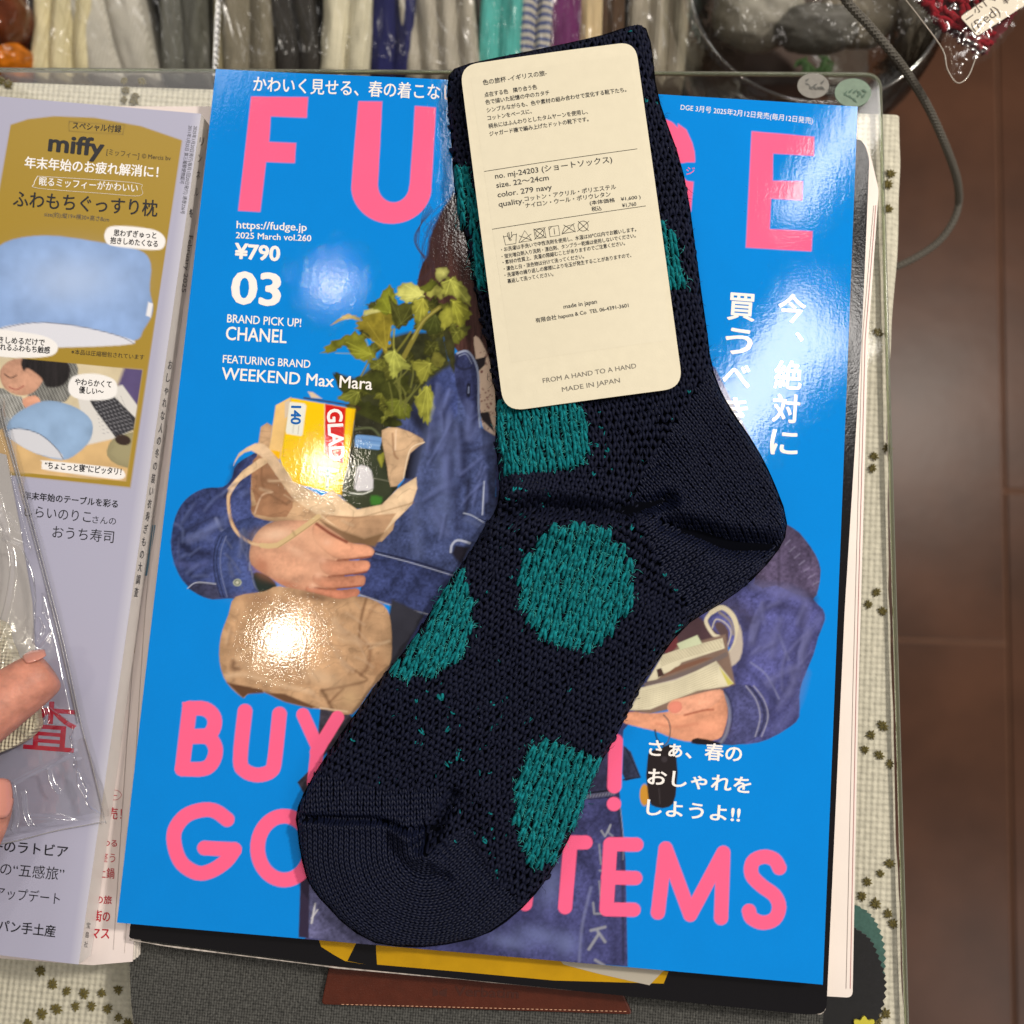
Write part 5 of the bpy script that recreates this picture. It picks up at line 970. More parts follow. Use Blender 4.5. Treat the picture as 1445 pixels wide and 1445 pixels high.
for k, dpoly in enumerate(DOTS):
    ang = math.radians((82, 106, 112, 110, 82, 80)[k]); cxy = dpoly.mean(0)
    pp1, dd1 = grid_zone(ang, 12.6, 15.5, lambda p: (poly_sdf(p[:, 0] , p[:, 1], dpoly) > -1) & (poly_sdf(p[:, 0], p[:, 1], OUTL) > 2.5), cxy, 22)
    pp1 = pp1 + rng.normal(0, .9, pp1.shape); dpos.append(pp1)
    stitches('teal_dot', pp1, dd1, 11.8, 18.0, M_TEAL, 1.7, .09, lift=.0004)
dpos = np.concatenate(dpos)
# ---- heel: two fans  that meet along the crease
cut = np.array([(880, 715), (960, 745), (1030, 768), (1130, 770)], float)
def above(p): return p[:, 1] < np.interp(p[:, 0], cut[:, 0], cut[:, 1])
inh = lambda p: (poly_sdf(p[:, 0], p[:, 1], HEEL) > -2) & (poly_sdf(p[:, 0], p[:, 1], OUTL) > 1.2)
p1, d1 = grid_zone(math.radians(52), 7.6, 6.6, lambda p: inh(p) & above(p)); p2, d2 = grid_zone(math.radians(-33), 7.6, 6.6, lambda p: inh(p) & ~above(p))
stitches('heel_stitches', np.concatenate([p1, p2]), np.concatenate([d1, -d2]), 8.0, 7.4, M_NAVYS, 1.0, 0.05)
# ---- toe: ribs that run down, round and up again, and the band above the seam
pt_, dt_ = [], []
TC = np.array([604.0, 1196.0]); e2 = np.array([0.80, -0.60]); n2 = np.array([0.60, 0.80])
for k in range(1, 30):
    r = k * 7.4; L1 = 46; La = r * (PI - math.radians(53.13)); L2_ = 150
    for sdist in np.arange((k % 2) * 3.3, L1 + La + L2_, 6.7):
        if sdist < L1: p = TC + (-r, -L1 + sdist); d = (0, 1)
        elif sdist < L1 + La:
            an = PI - (sdist - L1) / r; p = TC + r * np.array([math.cos(an), math.sin(an)]); d = (math.sin(an), -math.cos(an))
        else: p = TC + n2 * r + e2 * (sdist - L1 - La); d = e2
        pt_.append(p); dt_.append(d)
pt_ = np.array(pt_); dt_ = np.array(dt_, float)
seam = lambda p: p[:, 1] > np.interp(p[:, 0], [400, 530, 575, 620, 660], [1153, 1156, 1166, 1150, 1110])
ok_ = (poly_sdf(pt_[:, 0], pt_[:, 1], TOE) > -2) & (poly_sdf(pt_[:, 0], pt_[:, 1], OUTL) > 1.2) & seam(pt_)
stitches('toe_stitches', pt_[ok_], dt_[ok_], 7.9, 7.3, M_NAVYS, 1.05, 0.05)
p3, d3 = grid_zone(math.radians(88), 8.2, 7.4, lambda p: (poly_sdf(p[:, 0], p[:, 1], TOE) > -3) & (poly_sdf(p[:, 0], p[:, 1], OUTL) > 1.2) & ~seam(p), (520, 1130))
stitches('toe_stitches', p3, -d3, 8.6, 8.2, M_NAVYS, 1.0, 0.05)
# ---- loose fibres
def fibres(name, base, n, ln, wpx, m, hz, curl=1.0):
    k = rng.integers(0, len(base), n); p0 = base[k] + rng.normal(0, 4, (n, 2)); an = rng.uniform(0, 2 * PI, n) * 0.25 + np.where(rng.random(n) < .5, 1.0, -2.1) + rng.normal(0, .5, n)
    L_ = ln * rng.uniform(.5, 1.3, n); pts = [p0]; hs = [rng.uniform(0.2, .6, n) * hz]
    for q in range(3):
        an = an + rng.normal(0, .55 * curl, n); pts.append(pts[-1] + np.stack([np.cos(an), np.sin(an)], 1) * (L_ / 3)[:, None]); hs.append(hz * (1.0 + rng.uniform(-.3, .7, n)) * (1 if q < 2 else .5))
    V = []; 
    for q in range(4):
        t = pts[min(q + 1, 3)] - pts[max(q - 1, 0)]; t /= np.linalg.norm(t, axis=1)[:, None] + 1e-9; nr = np.stack([-t[:, 1], t[:, 0]], 1) * (wpx * (1 if q < 3 else .3))
        for sgn, up in ((-1, 0), (1, 0), (0, wpx * 1.4)):
            w2 = sock_pt(pts[q][:, 0] + sgn * nr[:, 0], pts[q][:, 1] + sgn * nr[:, 1]); w2[:, 2] += hs[q] + up * MM; V.append(w2)
    V = np.stack(V, 1); F = []
    for q in range(3):
        for s0 in range(3): F.append((q * 3 + s0, q * 3 + (s0 + 1) % 3, (q + 1) * 3 + (s0 + 1) % 3, (q + 1) * 3 + s0))
    F = (np.array(F)[None] + (np.arange(n) * 12)[:, None, None]).reshape(-1, 4)
    link(name, mesh_np(name, V.reshape(-1, 3), F), m, sock, kind='stuff')
fibres('teal_fuzz', dpos, 4600, 11, 0.32, M_TEALF, 0.0010)
fibres('teal_fuzz', dpos, 1200, 9, 0.45, M_TEAL, 0.0007)
fibres('navy_fuzz', pos[nav], 4200, 13, 0.26, M_NAVYF, 0.0007)

# ================================================================== card tag on the sock
TA = [(650, 95), (896, 62), (963, 548), (712, 580)]
def ztag(x, y):
    u, v = UV(np.asarray(x, float), np.asarray(y, float), 0.0106); t = np.clip((v - 70) / 500, 0, 1); s_ = np.clip((u - 650 - t * 64) / 250, 0, 1)
    return 0.0104 + 0.0010 * np.sin(PI * t) + 0.0012 * (1 - t) ** 2 + 0.0004 * np.sin(PI * s_)
tcard = empty('product_tag', tuple(P(806, 320, 0.007)), label='cream card tag with Japanese product text lying on the sock', cat='tag')
cc = rounded([tuple(p) for p in [(649, 95), (896, 61), (964, 547), (711, 581)]], [26, 24, 28, 30], 8)
cc = np.array(cc); cc_c = np.vstack([cc, cc[:1]]); cl_ = np.concatenate([[0], np.cumsum(np.linalg.norm(np.diff(cc_c, axis=0), axis=1))]); st_ = np.union1d(np.linspace(0, cl_[-1], 130)[:-1], cl_[:-1]); cc = np.stack([np.interp(st_, cl_, cc_c[:, 0]), np.interp(st_, cl_, cc_c[:, 1])], 1)
ccw = P(np.array(cc)[:, 0], np.array(cc)[:, 1], 0.0106); n_ = len(ccw); cen = P(806, 320, 0.0106); V = []; F = []; K = 26
for k in range(K + 1):
    q = cen + (ccw - cen) * (k / K if k else 0.001)
    for p in q: V.append((p[0], p[1], float(ztag(p[0], p[1]))))
for k in range(K):
    for i in range(n_): F.append((k * n_ + i, k * n_ + (i + 1) % n_, (k + 1) * n_ + (i + 1) % n_, (k + 1) * n_ + i))
me = mesh_np('card', np.array(V), np.array(F)[:, ::-1]); M_CARD = mat('cream_card', (216, 208, 184), rough=0.55, spec=0.2, noise=(260, 0.03), bumps=(('noise', 1400, 0.12, 0.0003),))
card = link('card', me, M_CARD, tcard, smooth=True)
if me.polygons[0].normal.z < 0: me.flip_normals()
ev_ = []
for p in ccw: zt0 = float(ztag(p[0], p[1])); ev_ += [(p[0], p[1], zt0), (p[0], p[1], zt0 - .00045)]
me = bpy.data.meshes.new('card_edge'); me.from_pydata(ev_, [], [(2 * i, 2 * i + 1, (2 * i + 3) % (2 * n_), (2 * i + 2) % (2 * n_)) for i in range(n_)]); link('card_edge', me, mat('card_edge_paper', (196, 184, 152), rough=.8), tcard)
# clear sticker with the printed lines
lab = [(664, 112), (888, 80), (947, 480), (722, 512)]
lu, lv = np.meshgrid(np.linspace(0, 1, 20), np.linspace(0, 1, 30), indexing='ij'); q = np.array(lab, float)
pp_ = (q[0] * (1 - lu[..., None]) + q[1] * lu[..., None]) * (1 - lv[..., None]) + (q[3] * (1 - lu[..., None]) + q[2] * lu[..., None]) * lv[..., None]
LP = P(pp_[..., 0], pp_[..., 1], 0.0106); LP[..., 2] = ztag(LP[..., 0], LP[..., 1]) + 0.00003
bul = 0.0006 * np.exp(-((lu - .93) / .16) ** 2 - ((lv - .44) / .035) ** 2); 
me = mesh_np('sticker_label', LP.reshape(-1, 3), grid_faces(20, 30)); 
if me.polygons[0].normal.z < 0: me.flip_normals()
link('sticker_label', me, mat('label_paper_clear', (214, 206, 182), rough=0.36, spec=0.3, noise=(260, 0.02), bumps=(('noise', 1400, 0.1, 0.0002),)), tcard, smooth=True)
KT = mat('tag_ink', (34, 32, 34), rough=.5); GT = mat('tag_grey_ink', (110, 104, 94), rough=.5); zt = ztag
def tt(s_, a, b, em, fr=T1, m=KT, bold=.004): text(s_, a, b, em, m, tcard, zt, fr, bold, 9e-5, 'printed_text', .0106)
tt('色の旅杯 -イギリスの旅-', (190, 328), (595, 268), 38)
tt('点在する色　隣り合う色', (200, 405), (533, 355), 34); tt('色で描いた記憶の中のカタチ', (206, 452), (612, 392), 34); tt('シンプルながらも、色や素材の組み合わせで変化する靴下たち。', (215, 503), (1100, 370), 34)
tt('コットンをベースに、', (220, 553), (500, 510), 34); tt('柄糸にはふんわりとしたタムヤーンを使用し、', (226, 604), (855, 512), 34); tt('ジャガード機で編み上げたドットの靴下です。', (232, 654), (860, 560), 34)
tt('no. mj-24203 (ショートソックス)', (268, 925), (1010, 820), 48); tt('size. 22〜24cm', (276, 983), (608, 935), 48); tt('color. 279 navy', (284, 1043), (628, 995), 48); tt('quality.', (290, 1103), (450, 1080), 48)
tt('コットン・アクリル・ポリエステル', (455, 1068), (1035, 990), 36); tt('ナイロン・ウール・ポリウレタン', (460, 1110), (1000, 1036), 36); tt('(本体価格　¥1,600 )', (868, 1092), (1190, 1050), 30); tt('税込　　　　¥1,760', (880, 1132), (1163, 1095), 32)
def rule(a, b, fr, w_=.00009, m=KT, parent=tcard):
    a, b = fr_pts([a, b], fr); q = P(np.linspace(a[0], b[0], 12), np.linspace(a[1], b[1], 12), .0106); q[:, 2] = ztag(q[:, 0], q[:, 1]) + 1.0e-4; link('printed_rule', tube(q, w_, 4, 'printed_rule'), m, parent)
rule((198, 878), (1168, 735), T1); rule((248, 1244), (1222, 1097), T1)
def sym(lines, name='care_symbol'):
    for L_ in lines:
        a_ = fr_pts(L_, T2); q = P(a_[:, 0], a_[:, 1], .0106); q[:, 2] = ztag(q[:, 0], q[:, 1]) + 1.0e-4; link(name, tube(q, .00009, 4, name), KT, tcard)
sym([[(195, 118), (210, 182), (280, 172), (284, 105)], [(198, 128), (220, 120), (240, 140), (262, 112), (282, 112)], [(232, 95), (240, 140), (252, 150)], [(250, 92), (252, 130)], [(222, 100), (232, 140), (244, 155)]])
sym([[(300, 165), (340, 85), (388, 152), (300, 165)], [(302, 120), (386, 150)], [(310, 165), (384, 108)]])
sym([[(402, 78), (472, 67), (484, 132), (412, 142), (402, 78)], [(400, 74), (486, 136)], [(480, 64), (406, 146)], [(442 + 28 * math.cos(t_), 104 + 28 * math.sin(t_)) for t_ in np.linspace(0, 2 * PI, 16)]])
sym([[(502, 62), (568, 52), (578, 118), (512, 128), (502, 62)], [(538, 70), (543, 112)], [(504, 82), (522, 60)]])
sym([[(592, 108), (612, 60), (668, 45), (682, 92), (592, 108)], [(602, 48), (684, 96)], [(676, 38), (592, 112)]])
sym([[(735 + 34 * math.cos(t_), 56 + 34 * math.sin(t_)) for t_ in np.linspace(0, 2 * PI, 20)], [(702, 24), (772, 88)], [(776, 22), (696, 92)]])
for s_, a, b in (('・お洗濯は手洗いで中性洗剤を使用し、水温は30℃以内でお願いします。', (182, 226), (1095, 88)), ('・蛍光増白剤入り洗剤・漂白剤、タンブラー乾燥は使用しないでください。', (186, 272), (1092, 130)), ('・素材の性質上、洗濯の際縮むことがありますのでご注意ください。', (192, 312), (1020, 182)), ('・濃色と白・淡色物は分けて洗ってください。', (200, 355), (742, 272)), ('・洗濯等の繰り返しの摩擦により毛玉が発生することがありますので、', (205, 398), (1062, 262)), ('裏返して洗ってください。', (225, 438), (535, 390))): tt(s_, a, b, 33, T2, KT, .004)
tt('made in japan', (605, 612), (830, 576), 40, T2); tt('有限会社 hapuna & Co  TEL 06-4391-3601', (415, 705), (1045, 600), 36, T2)
tt('FROM A HAND TO A HAND', (465, 1112), (1098, 1010), 46, T2, GT, .0); tt('MADE IN JAPAN', (595, 1172), (988, 1108), 46, T2, GT, .0)
# ================================================================== row of wrapped garments beyond the table
M_FILM = film('clear_cello', (0.98, 0.98, 0.97), 0.035, 0.2, 0.1, 22, False)
M_BIN = mat('dark_tray', (40, 36, 32), rough=.7)
ZG = -0.125
bn = empty('display_tray', tuple(P(400, -50, ZG - .06)), label='dark display tray holding the row of wrapped garments behind the table', cat='tray')
pb = [tuple(p[:2]) for p in [P(-420, 122, ZG - .03), P(975, 122, ZG - .03), P(985, -300, ZG - .03), P(-420, -300, ZG - .03)]]
link('tray_floor', prism(pb, ZG - .085, ZG - .078, 'tray_floor'), M_BIN, bn)
for i in range(4):
    a, b = np.array(pb[i]), np.array(pb[(i + 1) % 4]); d = (b - a) / np.linalg.norm(b - a); n = np.array([-d[1], d[0]]) * .004
    link('tray_wall', prism([tuple(a), tuple(b), tuple(b + n), tuple(a + n)], ZG - .0775, ZG - .045, 'tray_wall'), M_BIN, bn)
def fabric(name, col, **k):
    return mat(name, col, rough=.9, spec=.15, k=1.3, noise=(60, .15), bumps=(('weave', 3800, .5, .0004), ('noise', 120, .4, .002)), **k)
def garment(u0, u1, v1, lean, m, seed, label, folds=3, zt=ZG, wrap=True, stripes=None):
    """a folded garment standing in the tray, wrapped in clear film; front edge near photograph row v1"""
    g = empty('wrapped_garment', tuple(P((u0 + u1) / 2, v1, zt - .07)), label=label, cat='garment', group='wrapped garments in the tray')
    nu, nv = 46, 60; t, q = np.meshgrid(np.linspace(0, 1, nu), np.linspace(0, 1, nv), indexing='ij')
    vv = v1 - q * 240; uu = u0 + (u1 - u0) * t + lean * q
    p = P(uu, vv, zt); w_ = (u1 - u0) * 0.00033
    fr_ = np.abs(np.sin(PI * (t * folds + 0.35 * fbm(t * 2, q * 1.5, 2, seed)))) ** .6
    z = zt - 0.012 + fr_ * min(.010, w_ * .35) * (.7 + .6 * fbm(t * 3, q * 2.5, 3, seed + 3)) + .006 * fbm(t * 1.5, q * 2, 3, seed + 9)
    z = z - .05 * np.clip(1 - q / .06, 0, 1) ** 2 - .04 * np.clip(1 - t / .05, 0, 1) ** 2 - .04 * np.clip(1 - (1 - t) / .05, 0, 1) ** 2
    p[..., 2] = z
    me = mesh_np('folded_cloth', p.reshape(-1, 3), grid_faces(nu, nv))
    o = link('folded_cloth', me, m, g, smooth=True); md = o.modifiers.new('thick', 'SOLIDIFY'); md.thickness = .0015
    if wrap:
        p2 = P(u0 - 4 + (u1 - u0 + 8) * t + lean * q + 5 * fbm(q * 5, t * 2, 2, seed + 30), v1 + 3 - q * 240, zt); fx = fbm(t * 2.6 + q * 1.2, q * 1.8, 3, seed + 5); p2[..., 2] = zt + .002 + .012 * (1 - np.abs(fx * 3.2) ** .5) - .045 * np.clip(1 - q / .05, 0, 1) ** 2 - .02 * np.clip(1 - t / .08, 0, 1) ** 2
        link('clear_wrap', mesh_np('clear_wrap', p2.reshape(-1, 3), grid_faces(nu, nv)), M_FILM, g, smooth=True)
    return g
def striped(name, c1, c2, su, sv):
    m = fabric(name, c1); nt = m.node_tree; N = nt.nodes; L = nt.links
    wv_ = N.new('ShaderNodeTexWave'); wv_.inputs['Scale'].default_value = 75; wv_.inputs['Distortion'].default_value = 3.0; wv_.inputs['Detail Scale'].default_value = .6; wv_.bands_direction = 'Y'
    gn_ = N.new('ShaderNodeNewGeometry'); L.new(gn_.outputs['Position'], wv_.inputs['Vector'])
    rp_ = N.new('ShaderNodeValToRGB'); rp_.color_ramp.elements[0].position = .42; rp_.color_ramp.elements[0].color = rgba(c1); rp_.color_ramp.elements[1].position = .58; rp_.color_ramp.elements[1].color = rgba(c2)
    L.new(wv_.outputs['Fac'], rp_.inputs[0]); L.new(rp_.outputs[0], N['Principled BSDF'].inputs['Base Color']); return m
for a in ((28, 122, 104, 6, fabric('pale_yellow_cloth', (190, 180, 146)), 1, 'pale yellow wrapped garment beside the amber lump at far left', 3),
          (108, 222, 106, -60, fabric('beige_grey_cloth', (168, 164, 154)), 2, 'beige grey wrapped garment with one diagonal fold, right of the yellow one', 2),
          (215, 286, 106, -14, fabric('charcoal_green_cloth', (92, 92, 86)), 3, 'charcoal green wrapped garment left of the punched film seam', 2),
          (286, 304, 104, 8, fabric('khaki_cloth', (120, 112, 88)), 4, 'narrow khaki wrapped garment behind the corner of the blue magazine', 1),
          (303, 382, 104, -4, fabric('dark_olive_cloth', (112, 106, 92)), 5, 'dark olive wrapped garment behind the pink title letter F', 2),
          (378, 450, 104, -24, fabric('black_cloth', (48, 46, 44)), 6, 'black wrapped garment left of the cream one', 2),
          (440, 520, 104, 10, fabric('cream_cloth', (186, 180, 158)), 7, 'cream wrapped garment left of the navy one', 2),
          (515, 582, 106, 6, fabric('navy_cloth', (34, 36, 78)), 8, 'navy wrapped garment above the title letter U', 2),
          (566, 684, 110, -24, fabric('taupe_cloth', (152, 146, 134)), 9, 'taupe wrapped garment left of the turquoise one', 4),
          (668, 734, 112, 12, fabric('turquoise_cloth', (74, 152, 146)), 10, 'turquoise wrapped garment left of the striped one', 2),
          (726, 776, 112, 14, striped('wave_stripe_cloth', (186, 180, 170), (84, 94, 134), 1, 1), 11, 'blue and white wave striped wrapped garment', 2),
          (770, 818, 112, 10, fabric('purple_cloth', (96, 44, 88)), 12, 'purple wrapped garment right of the striped one', 1),
          (816, 850, 112, 8, fabric('sand_cloth', (176, 156, 122)), 13, 'sand coloured wrapped garment right of the purple one', 1),
          (848, 882, 112, 8, fabric('brown_cloth', (70, 54, 42)), 14, 'dark brown wrapped garment behind the sock cuff', 1),
          (880, 972, 112, 16, fabric('greige_cloth', (150, 142, 128)), 15, 'greige wrapped garment beside the glass bowl', 3)):
    garment(a[0], a[1], a[2], a[3], a[4], a[5], a[6], a[7])
# film seam with punched holes
sm0 = empty('film_seam', tuple(P(298, 60, ZG + .01)), label='narrow clear film seam with punched holes among the wrapped garments', cat='film seam')
pl_ = [tuple(p) for p in P(np.array([300, 306, 313, 307]), np.array([106, -20, -20, 106]), ZG + .012)]
me = bpy.data.meshes.new('seam_strip'); me.from_pydata(pl_, [], [(0, 3, 2, 1)]); link('seam_strip', me, film('seam_film', (.8, .8, .78), .2, .2), sm0)
for k in range(13):
    c_ = P(304 + k * .5, 100 - k * 9, ZG + .013); link('punched_hole', prism([(c_[0] + .0007 * math.cos(a), c_[1] + .0007 * math.sin(a)) for a in np.linspace(0, 2 * PI, 9)[:-1]], c_[2], c_[2] + .0002, 'ph'), mat('hole_tone', (40, 38, 34), rough=.8) if k == 0 else bpy.data.materials['hole_tone'], sm0)
# amber lump at the top left
def lump(name, c, r, seed, m, parent=None, **k):
    bm = bmesh.new(); bmesh.ops.create_icosphere(bm, subdivisions=5, radius=1)
    for v in bm.verts:
        n = 1 + .35 * float(fbm(np.array(v.co.x * 1.6 + 5), np.array(v.co.y * 1.6 + v.co.z), 4, seed)); v.co = Vector((v.co.x * r[0] * n + c[0], v.co.y * r[1] * n + c[1], v.co.z * r[2] * n + c[2]))
    me = bpy.data.meshes.new(name); bm.to_mesh(me); bm.free(); return link(name, me, m, parent, smooth=True, **k)
amb = empty('glazed_ornament', tuple(P(5, 40, ZG)), label='glossy amber and brown glazed ornament at the top left corner', cat='ornament')
lump('brown_body', P(2, 30, ZG), (.013, .022, .02), 3, mat('brown_glaze', (90, 42, 20), rough=.12, spec=.6, noise=(90, .5)), amb)
lump('amber_base', P(14, 88, ZG - .005), (.012, .010, .014), 8, mat('amber_glaze', (186, 104, 20), rough=.15, spec=.6, noise=(160, .6)), amb)
# glass bowl
def lathe(prof, c, n=64, name='x'):
    V = [(c[0] + r * math.cos(2 * PI * k / n), c[1] + r * math.sin(2 * PI * k / n), z) for r, z in prof for k in range(n)]
    F = [(i * n + k, i * n + (k + 1) % n, (i + 1) * n + (k + 1) % n, (i + 1) * n + k) for i in range(len(prof) - 1) for k in range(n)]
    me = bpy.data.meshes.new(name); me.from_pydata(V, [], F); me.update(); return me
cB = P(1152, -18, -.11); gb = empty('glass_bowl', (cB[0], cB[1], -.19), label='clear glass bowl with green leaves and wrapped goods behind the acrylic corner', cat='bowl')
link('bowl_wall', lathe([(.03, -.19), (.05, -.182), (.062, -.16), (.0665, -.13), (.0655, -.112), (.062, -.106)], cB), film('bowl_glass', (.86, .87, .84), .07, .05, .3, 40), gb, smooth=True)
link('bowl_inner_wall', lathe([(.02, -.182), (.045, -.175), (.057, -.156), (.061, -.13), (.060, -.113)], cB), film('bowl_glass_inner', (.84, .85, .82), .08, .1, .5, 60), gb, smooth=True)
link('bowl_rim', tube([(cB[0] + .0615 * math.cos(a), cB[1] + .0615 * math.sin(a), -.105) for a in np.linspace(0, 2 * PI, 80)], .0008, 8, 'rim', False), film('glass_rim', (.8, .8, .76), .15, .1), gb, smooth=True)
tb = empty('side_shelf', (cB[0], cB[1], FZ), label='dark wooden stand below the glass bowl and tray', cat='stand')
link('shelf_board', prism([tuple(p[:2]) for p in [P(-500, 128, -.215), P(1225, 118, -.215), P(1235, -300, -.215), P(-500, -300, -.215)]], -.23, -.215, 'shelf_board', .001), mat('shelf_wood', (64, 44, 32), rough=.5, noise=(30, .25)), tb)
q_ = P(1225, 118, -.215); q2_ = P(-500, -300, -.215)
for x, y in ((q_[0] - .03, q_[1] + .03), (q2_[0] + .03, q_[1] + .03), (q_[0] - .03, q2_[1] - .03), (q2_[0] + .03, q2_[1] - .03)): link('leg', prism([(x - .012, y - .012), (x + .012, y - .012), (x + .012, y + .012), (x - .012, y + .012)], FZ, -.23, 'leg'), bpy.data.materials['shelf_wood'], tb)
lump('dark_parcel', P(1150, 42, -.15), (.022, .012, .015), 4, mat('dark_parcel', (88, 86, 80), rough=.6), None, label='dark parcel seen through the glass bowl', cat='parcel')
lump('grey_parcel', P(1070, 20, -.16), (.024, .020, .02), 14, mat('grey_parcel', (138, 134, 122), rough=.6, noise=(80, .3)), None, label='grey wrapped parcel seen in the left half of the glass bowl', cat='parcel')
lump('pale_parcel', P(1215, 18, -.16), (.020, .018, .014), 24, mat('pale_parcel', (140, 130, 112), rough=.5, noise=(80, .3)), None, label='pale wrapped parcel seen in the right half of the glass bowl', cat='parcel')
gl = empty('green_sprig', tuple(P(1148, 92, -.15)), label='small green leafy sprig below the dark parcel by the glass bowl', cat='plant')
for k in range(16):
    c_ = P(1148 + rng.uniform(-22, 22), 92 + rng.uniform(-9, 12), -.145 + rng.uniform(-.01, .01)); a = rng.uniform(0, 6.3); d = np.array([math.cos(a), math.sin(a), .2]) * .0045; n = np.array([-math.sin(a), math.cos(a), 0]) * .0018
    me = bpy.data.meshes.new('leaf'); me.from_pydata([tuple(c_ - d), tuple(c_ + n), tuple(c_ + d), tuple(c_ - n), tuple(c_ + np.array([0, 0, .0012]))], [], [(0, 1, 4), (1, 2, 4), (2, 3, 4), (3, 0, 4)]); link('leaf', me, mat('sprig_leaf', (44, 70, 30), rough=.6) if k == 0 else bpy.data.materials['sprig_leaf'], gl)
for k, (ua, ub, lab_) in enumerate(((968, 1000, 'white card left of the other one behind the acrylic rear edge'), (1006, 1044, 'white card right of the other one behind the acrylic rear edge'))):
    o = link('white_card', prism([tuple(p[:2]) for p in [P(ua, 150, -.19), P(ub, 150, -.19), P(ub, 112, -.19), P(ua + 4, 108, -.19)]], -.2148, -.19, 'white_card', .0006), M_WHITEPAPER if k else M_WHITEPAPER, None); tag(o, lab_, 'card')
# loose crumpled film over the bowl
def crumple(name, poly, z, m, seed, amp=.006, parent=None, fq=.018, **k):
    poly = np.array(poly, float); lo, hi = poly.min(0), poly.max(0); st = 3.0; U, V = np.meshgrid(np.arange(lo[0], hi[0] + st, st), np.arange(lo[1], hi[1] + st, st), indexing='ij')
    D = poly_sdf(U, V, poly); fx = fbm(U * fq, V * fq, 4, seed); p = P(U, V, z); p[..., 2] = z + amp * (1 - (np.abs(fx) * 4) ** .6) - amp * .8 * np.exp(-np.clip(D, 0, None) / 10)
    keep = D > -st * .6; idx = -np.ones(U.shape, int); idx[keep] = np.arange(keep.sum()); a, b, c, d = idx[:-1, :-1], idx[1:, :-1], idx[1:, 1:], idx[:-1, 1:]; ok = (a >= 0) & (b >= 0) & (c >= 0) & (d >= 0)
    return link(name, mesh_np(name, p[keep], np.stack([a[ok], b[ok], c[ok], d[ok]], 1)), m, parent, smooth=True, **k)
crumple('loose_film', [(960, -60), (1350, -60), (1300, 40), (1250, 80), (1150, 60), (1040, 70), (985, 30)], -.085, M_FILM, 61, .012, label='loose crumpled clear film lying over the glass bowl', cat='plastic film')
# braided cable
cpx = smooth_path([(1172, -60), (1190, -6), (1228, 38), (1272, 92), (1308, 148), (1338, 215), (1352, 262), (1350, 300), (1330, 335), (1298, 360), (1255, 380), (1200, 395)], 26)
zc = np.interp(np.linspace(0, 1, len(cpx)), [0, .25, .6, 1], [-.005, -.03, -.11, -.125]); path = np.array([P(u, v, z) for (u, v), z in zip(cpx, zc)]); rad = np.full(len(path), .0014)
cb = empty('braided_cable', tuple(path[-1]), label='grey braided cable curving down beside the table over the floor', cat='cable')
link('cable_core', tube(path, rad, 12, 'cable_core'), mat('cable_sleeve', (82, 78, 70), rough=.6), cb, smooth=True)
# extra points so that the braid turns evenly
M_BR = mat('braid_strand', (96, 92, 84), rough=.45, spec=.4); al = np.concatenate([[0], np.cumsum(np.linalg.norm(np.diff(path, axis=0), axis=1))]); ns = 900; sq = np.linspace(0, al[-1], ns); pp3 = np.stack([np.interp(sq, al, path[:, i]) for i in range(3)], 1); T3 = np.gradient(pp3, axis=0); T3 /= np.linalg.norm(T3, axis=1)[:, None]; S3 = np.cross(T3, [0, 0, 1.]); S3 /= np.linalg.norm(S3, axis=1)[:, None]; Q3 = np.cross(S3, T3)
for hand_ in (1, -1):
    for k in range(5):
        an = hand_ * sq / .0095 * 2 * PI + k * 2 * PI / 5 + .3; rr_ = .0014 + .00012 * np.sin(an * 5 + hand_); pth = pp3 + (np.cos(an) * rr_)[:, None] * S3 + (np.sin(an) * rr_)[:, None] * Q3
        link('braid_strand', tube(pth, .00029, 4, 'braid_strand', False), M_BR, cb, smooth=True)
# red yarn in a clear bag with a handwritten label
rb = empty('bagged_yarn', tuple(P(1385, 20, -.03)), label='dark red yarn in a clear bag with handwritten label at the top right', cat='yarn')
M_RED = mat('red_yarn', (128, 14, 28), rough=.85, spec=.2, noise=(700, .4)); RP = np.array([(1275, -40), (1300, 12), (1333, 46), (1372, 68), (1392, 79), (1402, 62), (1425, 36), (1470, -40)], float)
crumple('yarn_core', RP, -.030, mat('red_core', (84, 8, 18), rough=.9), 71, .004, rb)
for k in range(70):
    u, v = rng.uniform(1285, 1440), rng.uniform(-30, 60)
    if poly_sdf(np.array(u), np.array(v), RP) < 6: continue
    a = rng.normal(.95, .5); L_ = rng.uniform(10, 26); pts = [(u + math.cos(a) * L_ * t, v + math.sin(a) * L_ * t + 3 * math.sin(t * 3 + k)) for t in np.linspace(-1, 1, 7)]
    pts = [q for q in pts if poly_sdf(np.array(q[0]), np.array(q[1]), RP) > 2]
    if len(pts) > 2: link('yarn_strand', tube([tuple(P(q[0], q[1], -.026 + .001 * rng.random())) for q in pts], .0011, 6, 'yarn_strand'), M_RED, rb, smooth=True)
lb = link('price_label', prism(rounded([tuple(p[:2]) for p in pxpoly([(1355, 24), (1379, 51), (1470, -8), (1446, -38)], -.0215)][::-1], .0012), -.0217, -.0214, 'price_label'), mat('label_paper', (224, 214, 196), rough=.5), rb)
PEN = mat('brown_pen', (70, 56, 48), rough=.6); text('(Red)', (1376, 46), (1412, 18), 20, PEN, lb, -.0214); text('ニホ1マ', (1364, 30), (1408, -2), 18, PEN, lb, -.0214); text('¥15', (1418, 8), (1440, -8), 16, PEN, lb, -.0214)
M_FILM2 = film('bag_film', (.98, .98, .97), .05, .16, .1, 50, False)
crumple('clear_bag', [(1262, -40), (1290, 14), (1330, 62), (1340, 100), (1352, 118), (1364, 112), (1374, 92), (1400, 78), (1428, 46), (1480, -40)], -.019, M_FILM2, 77, .003, rb, .02)
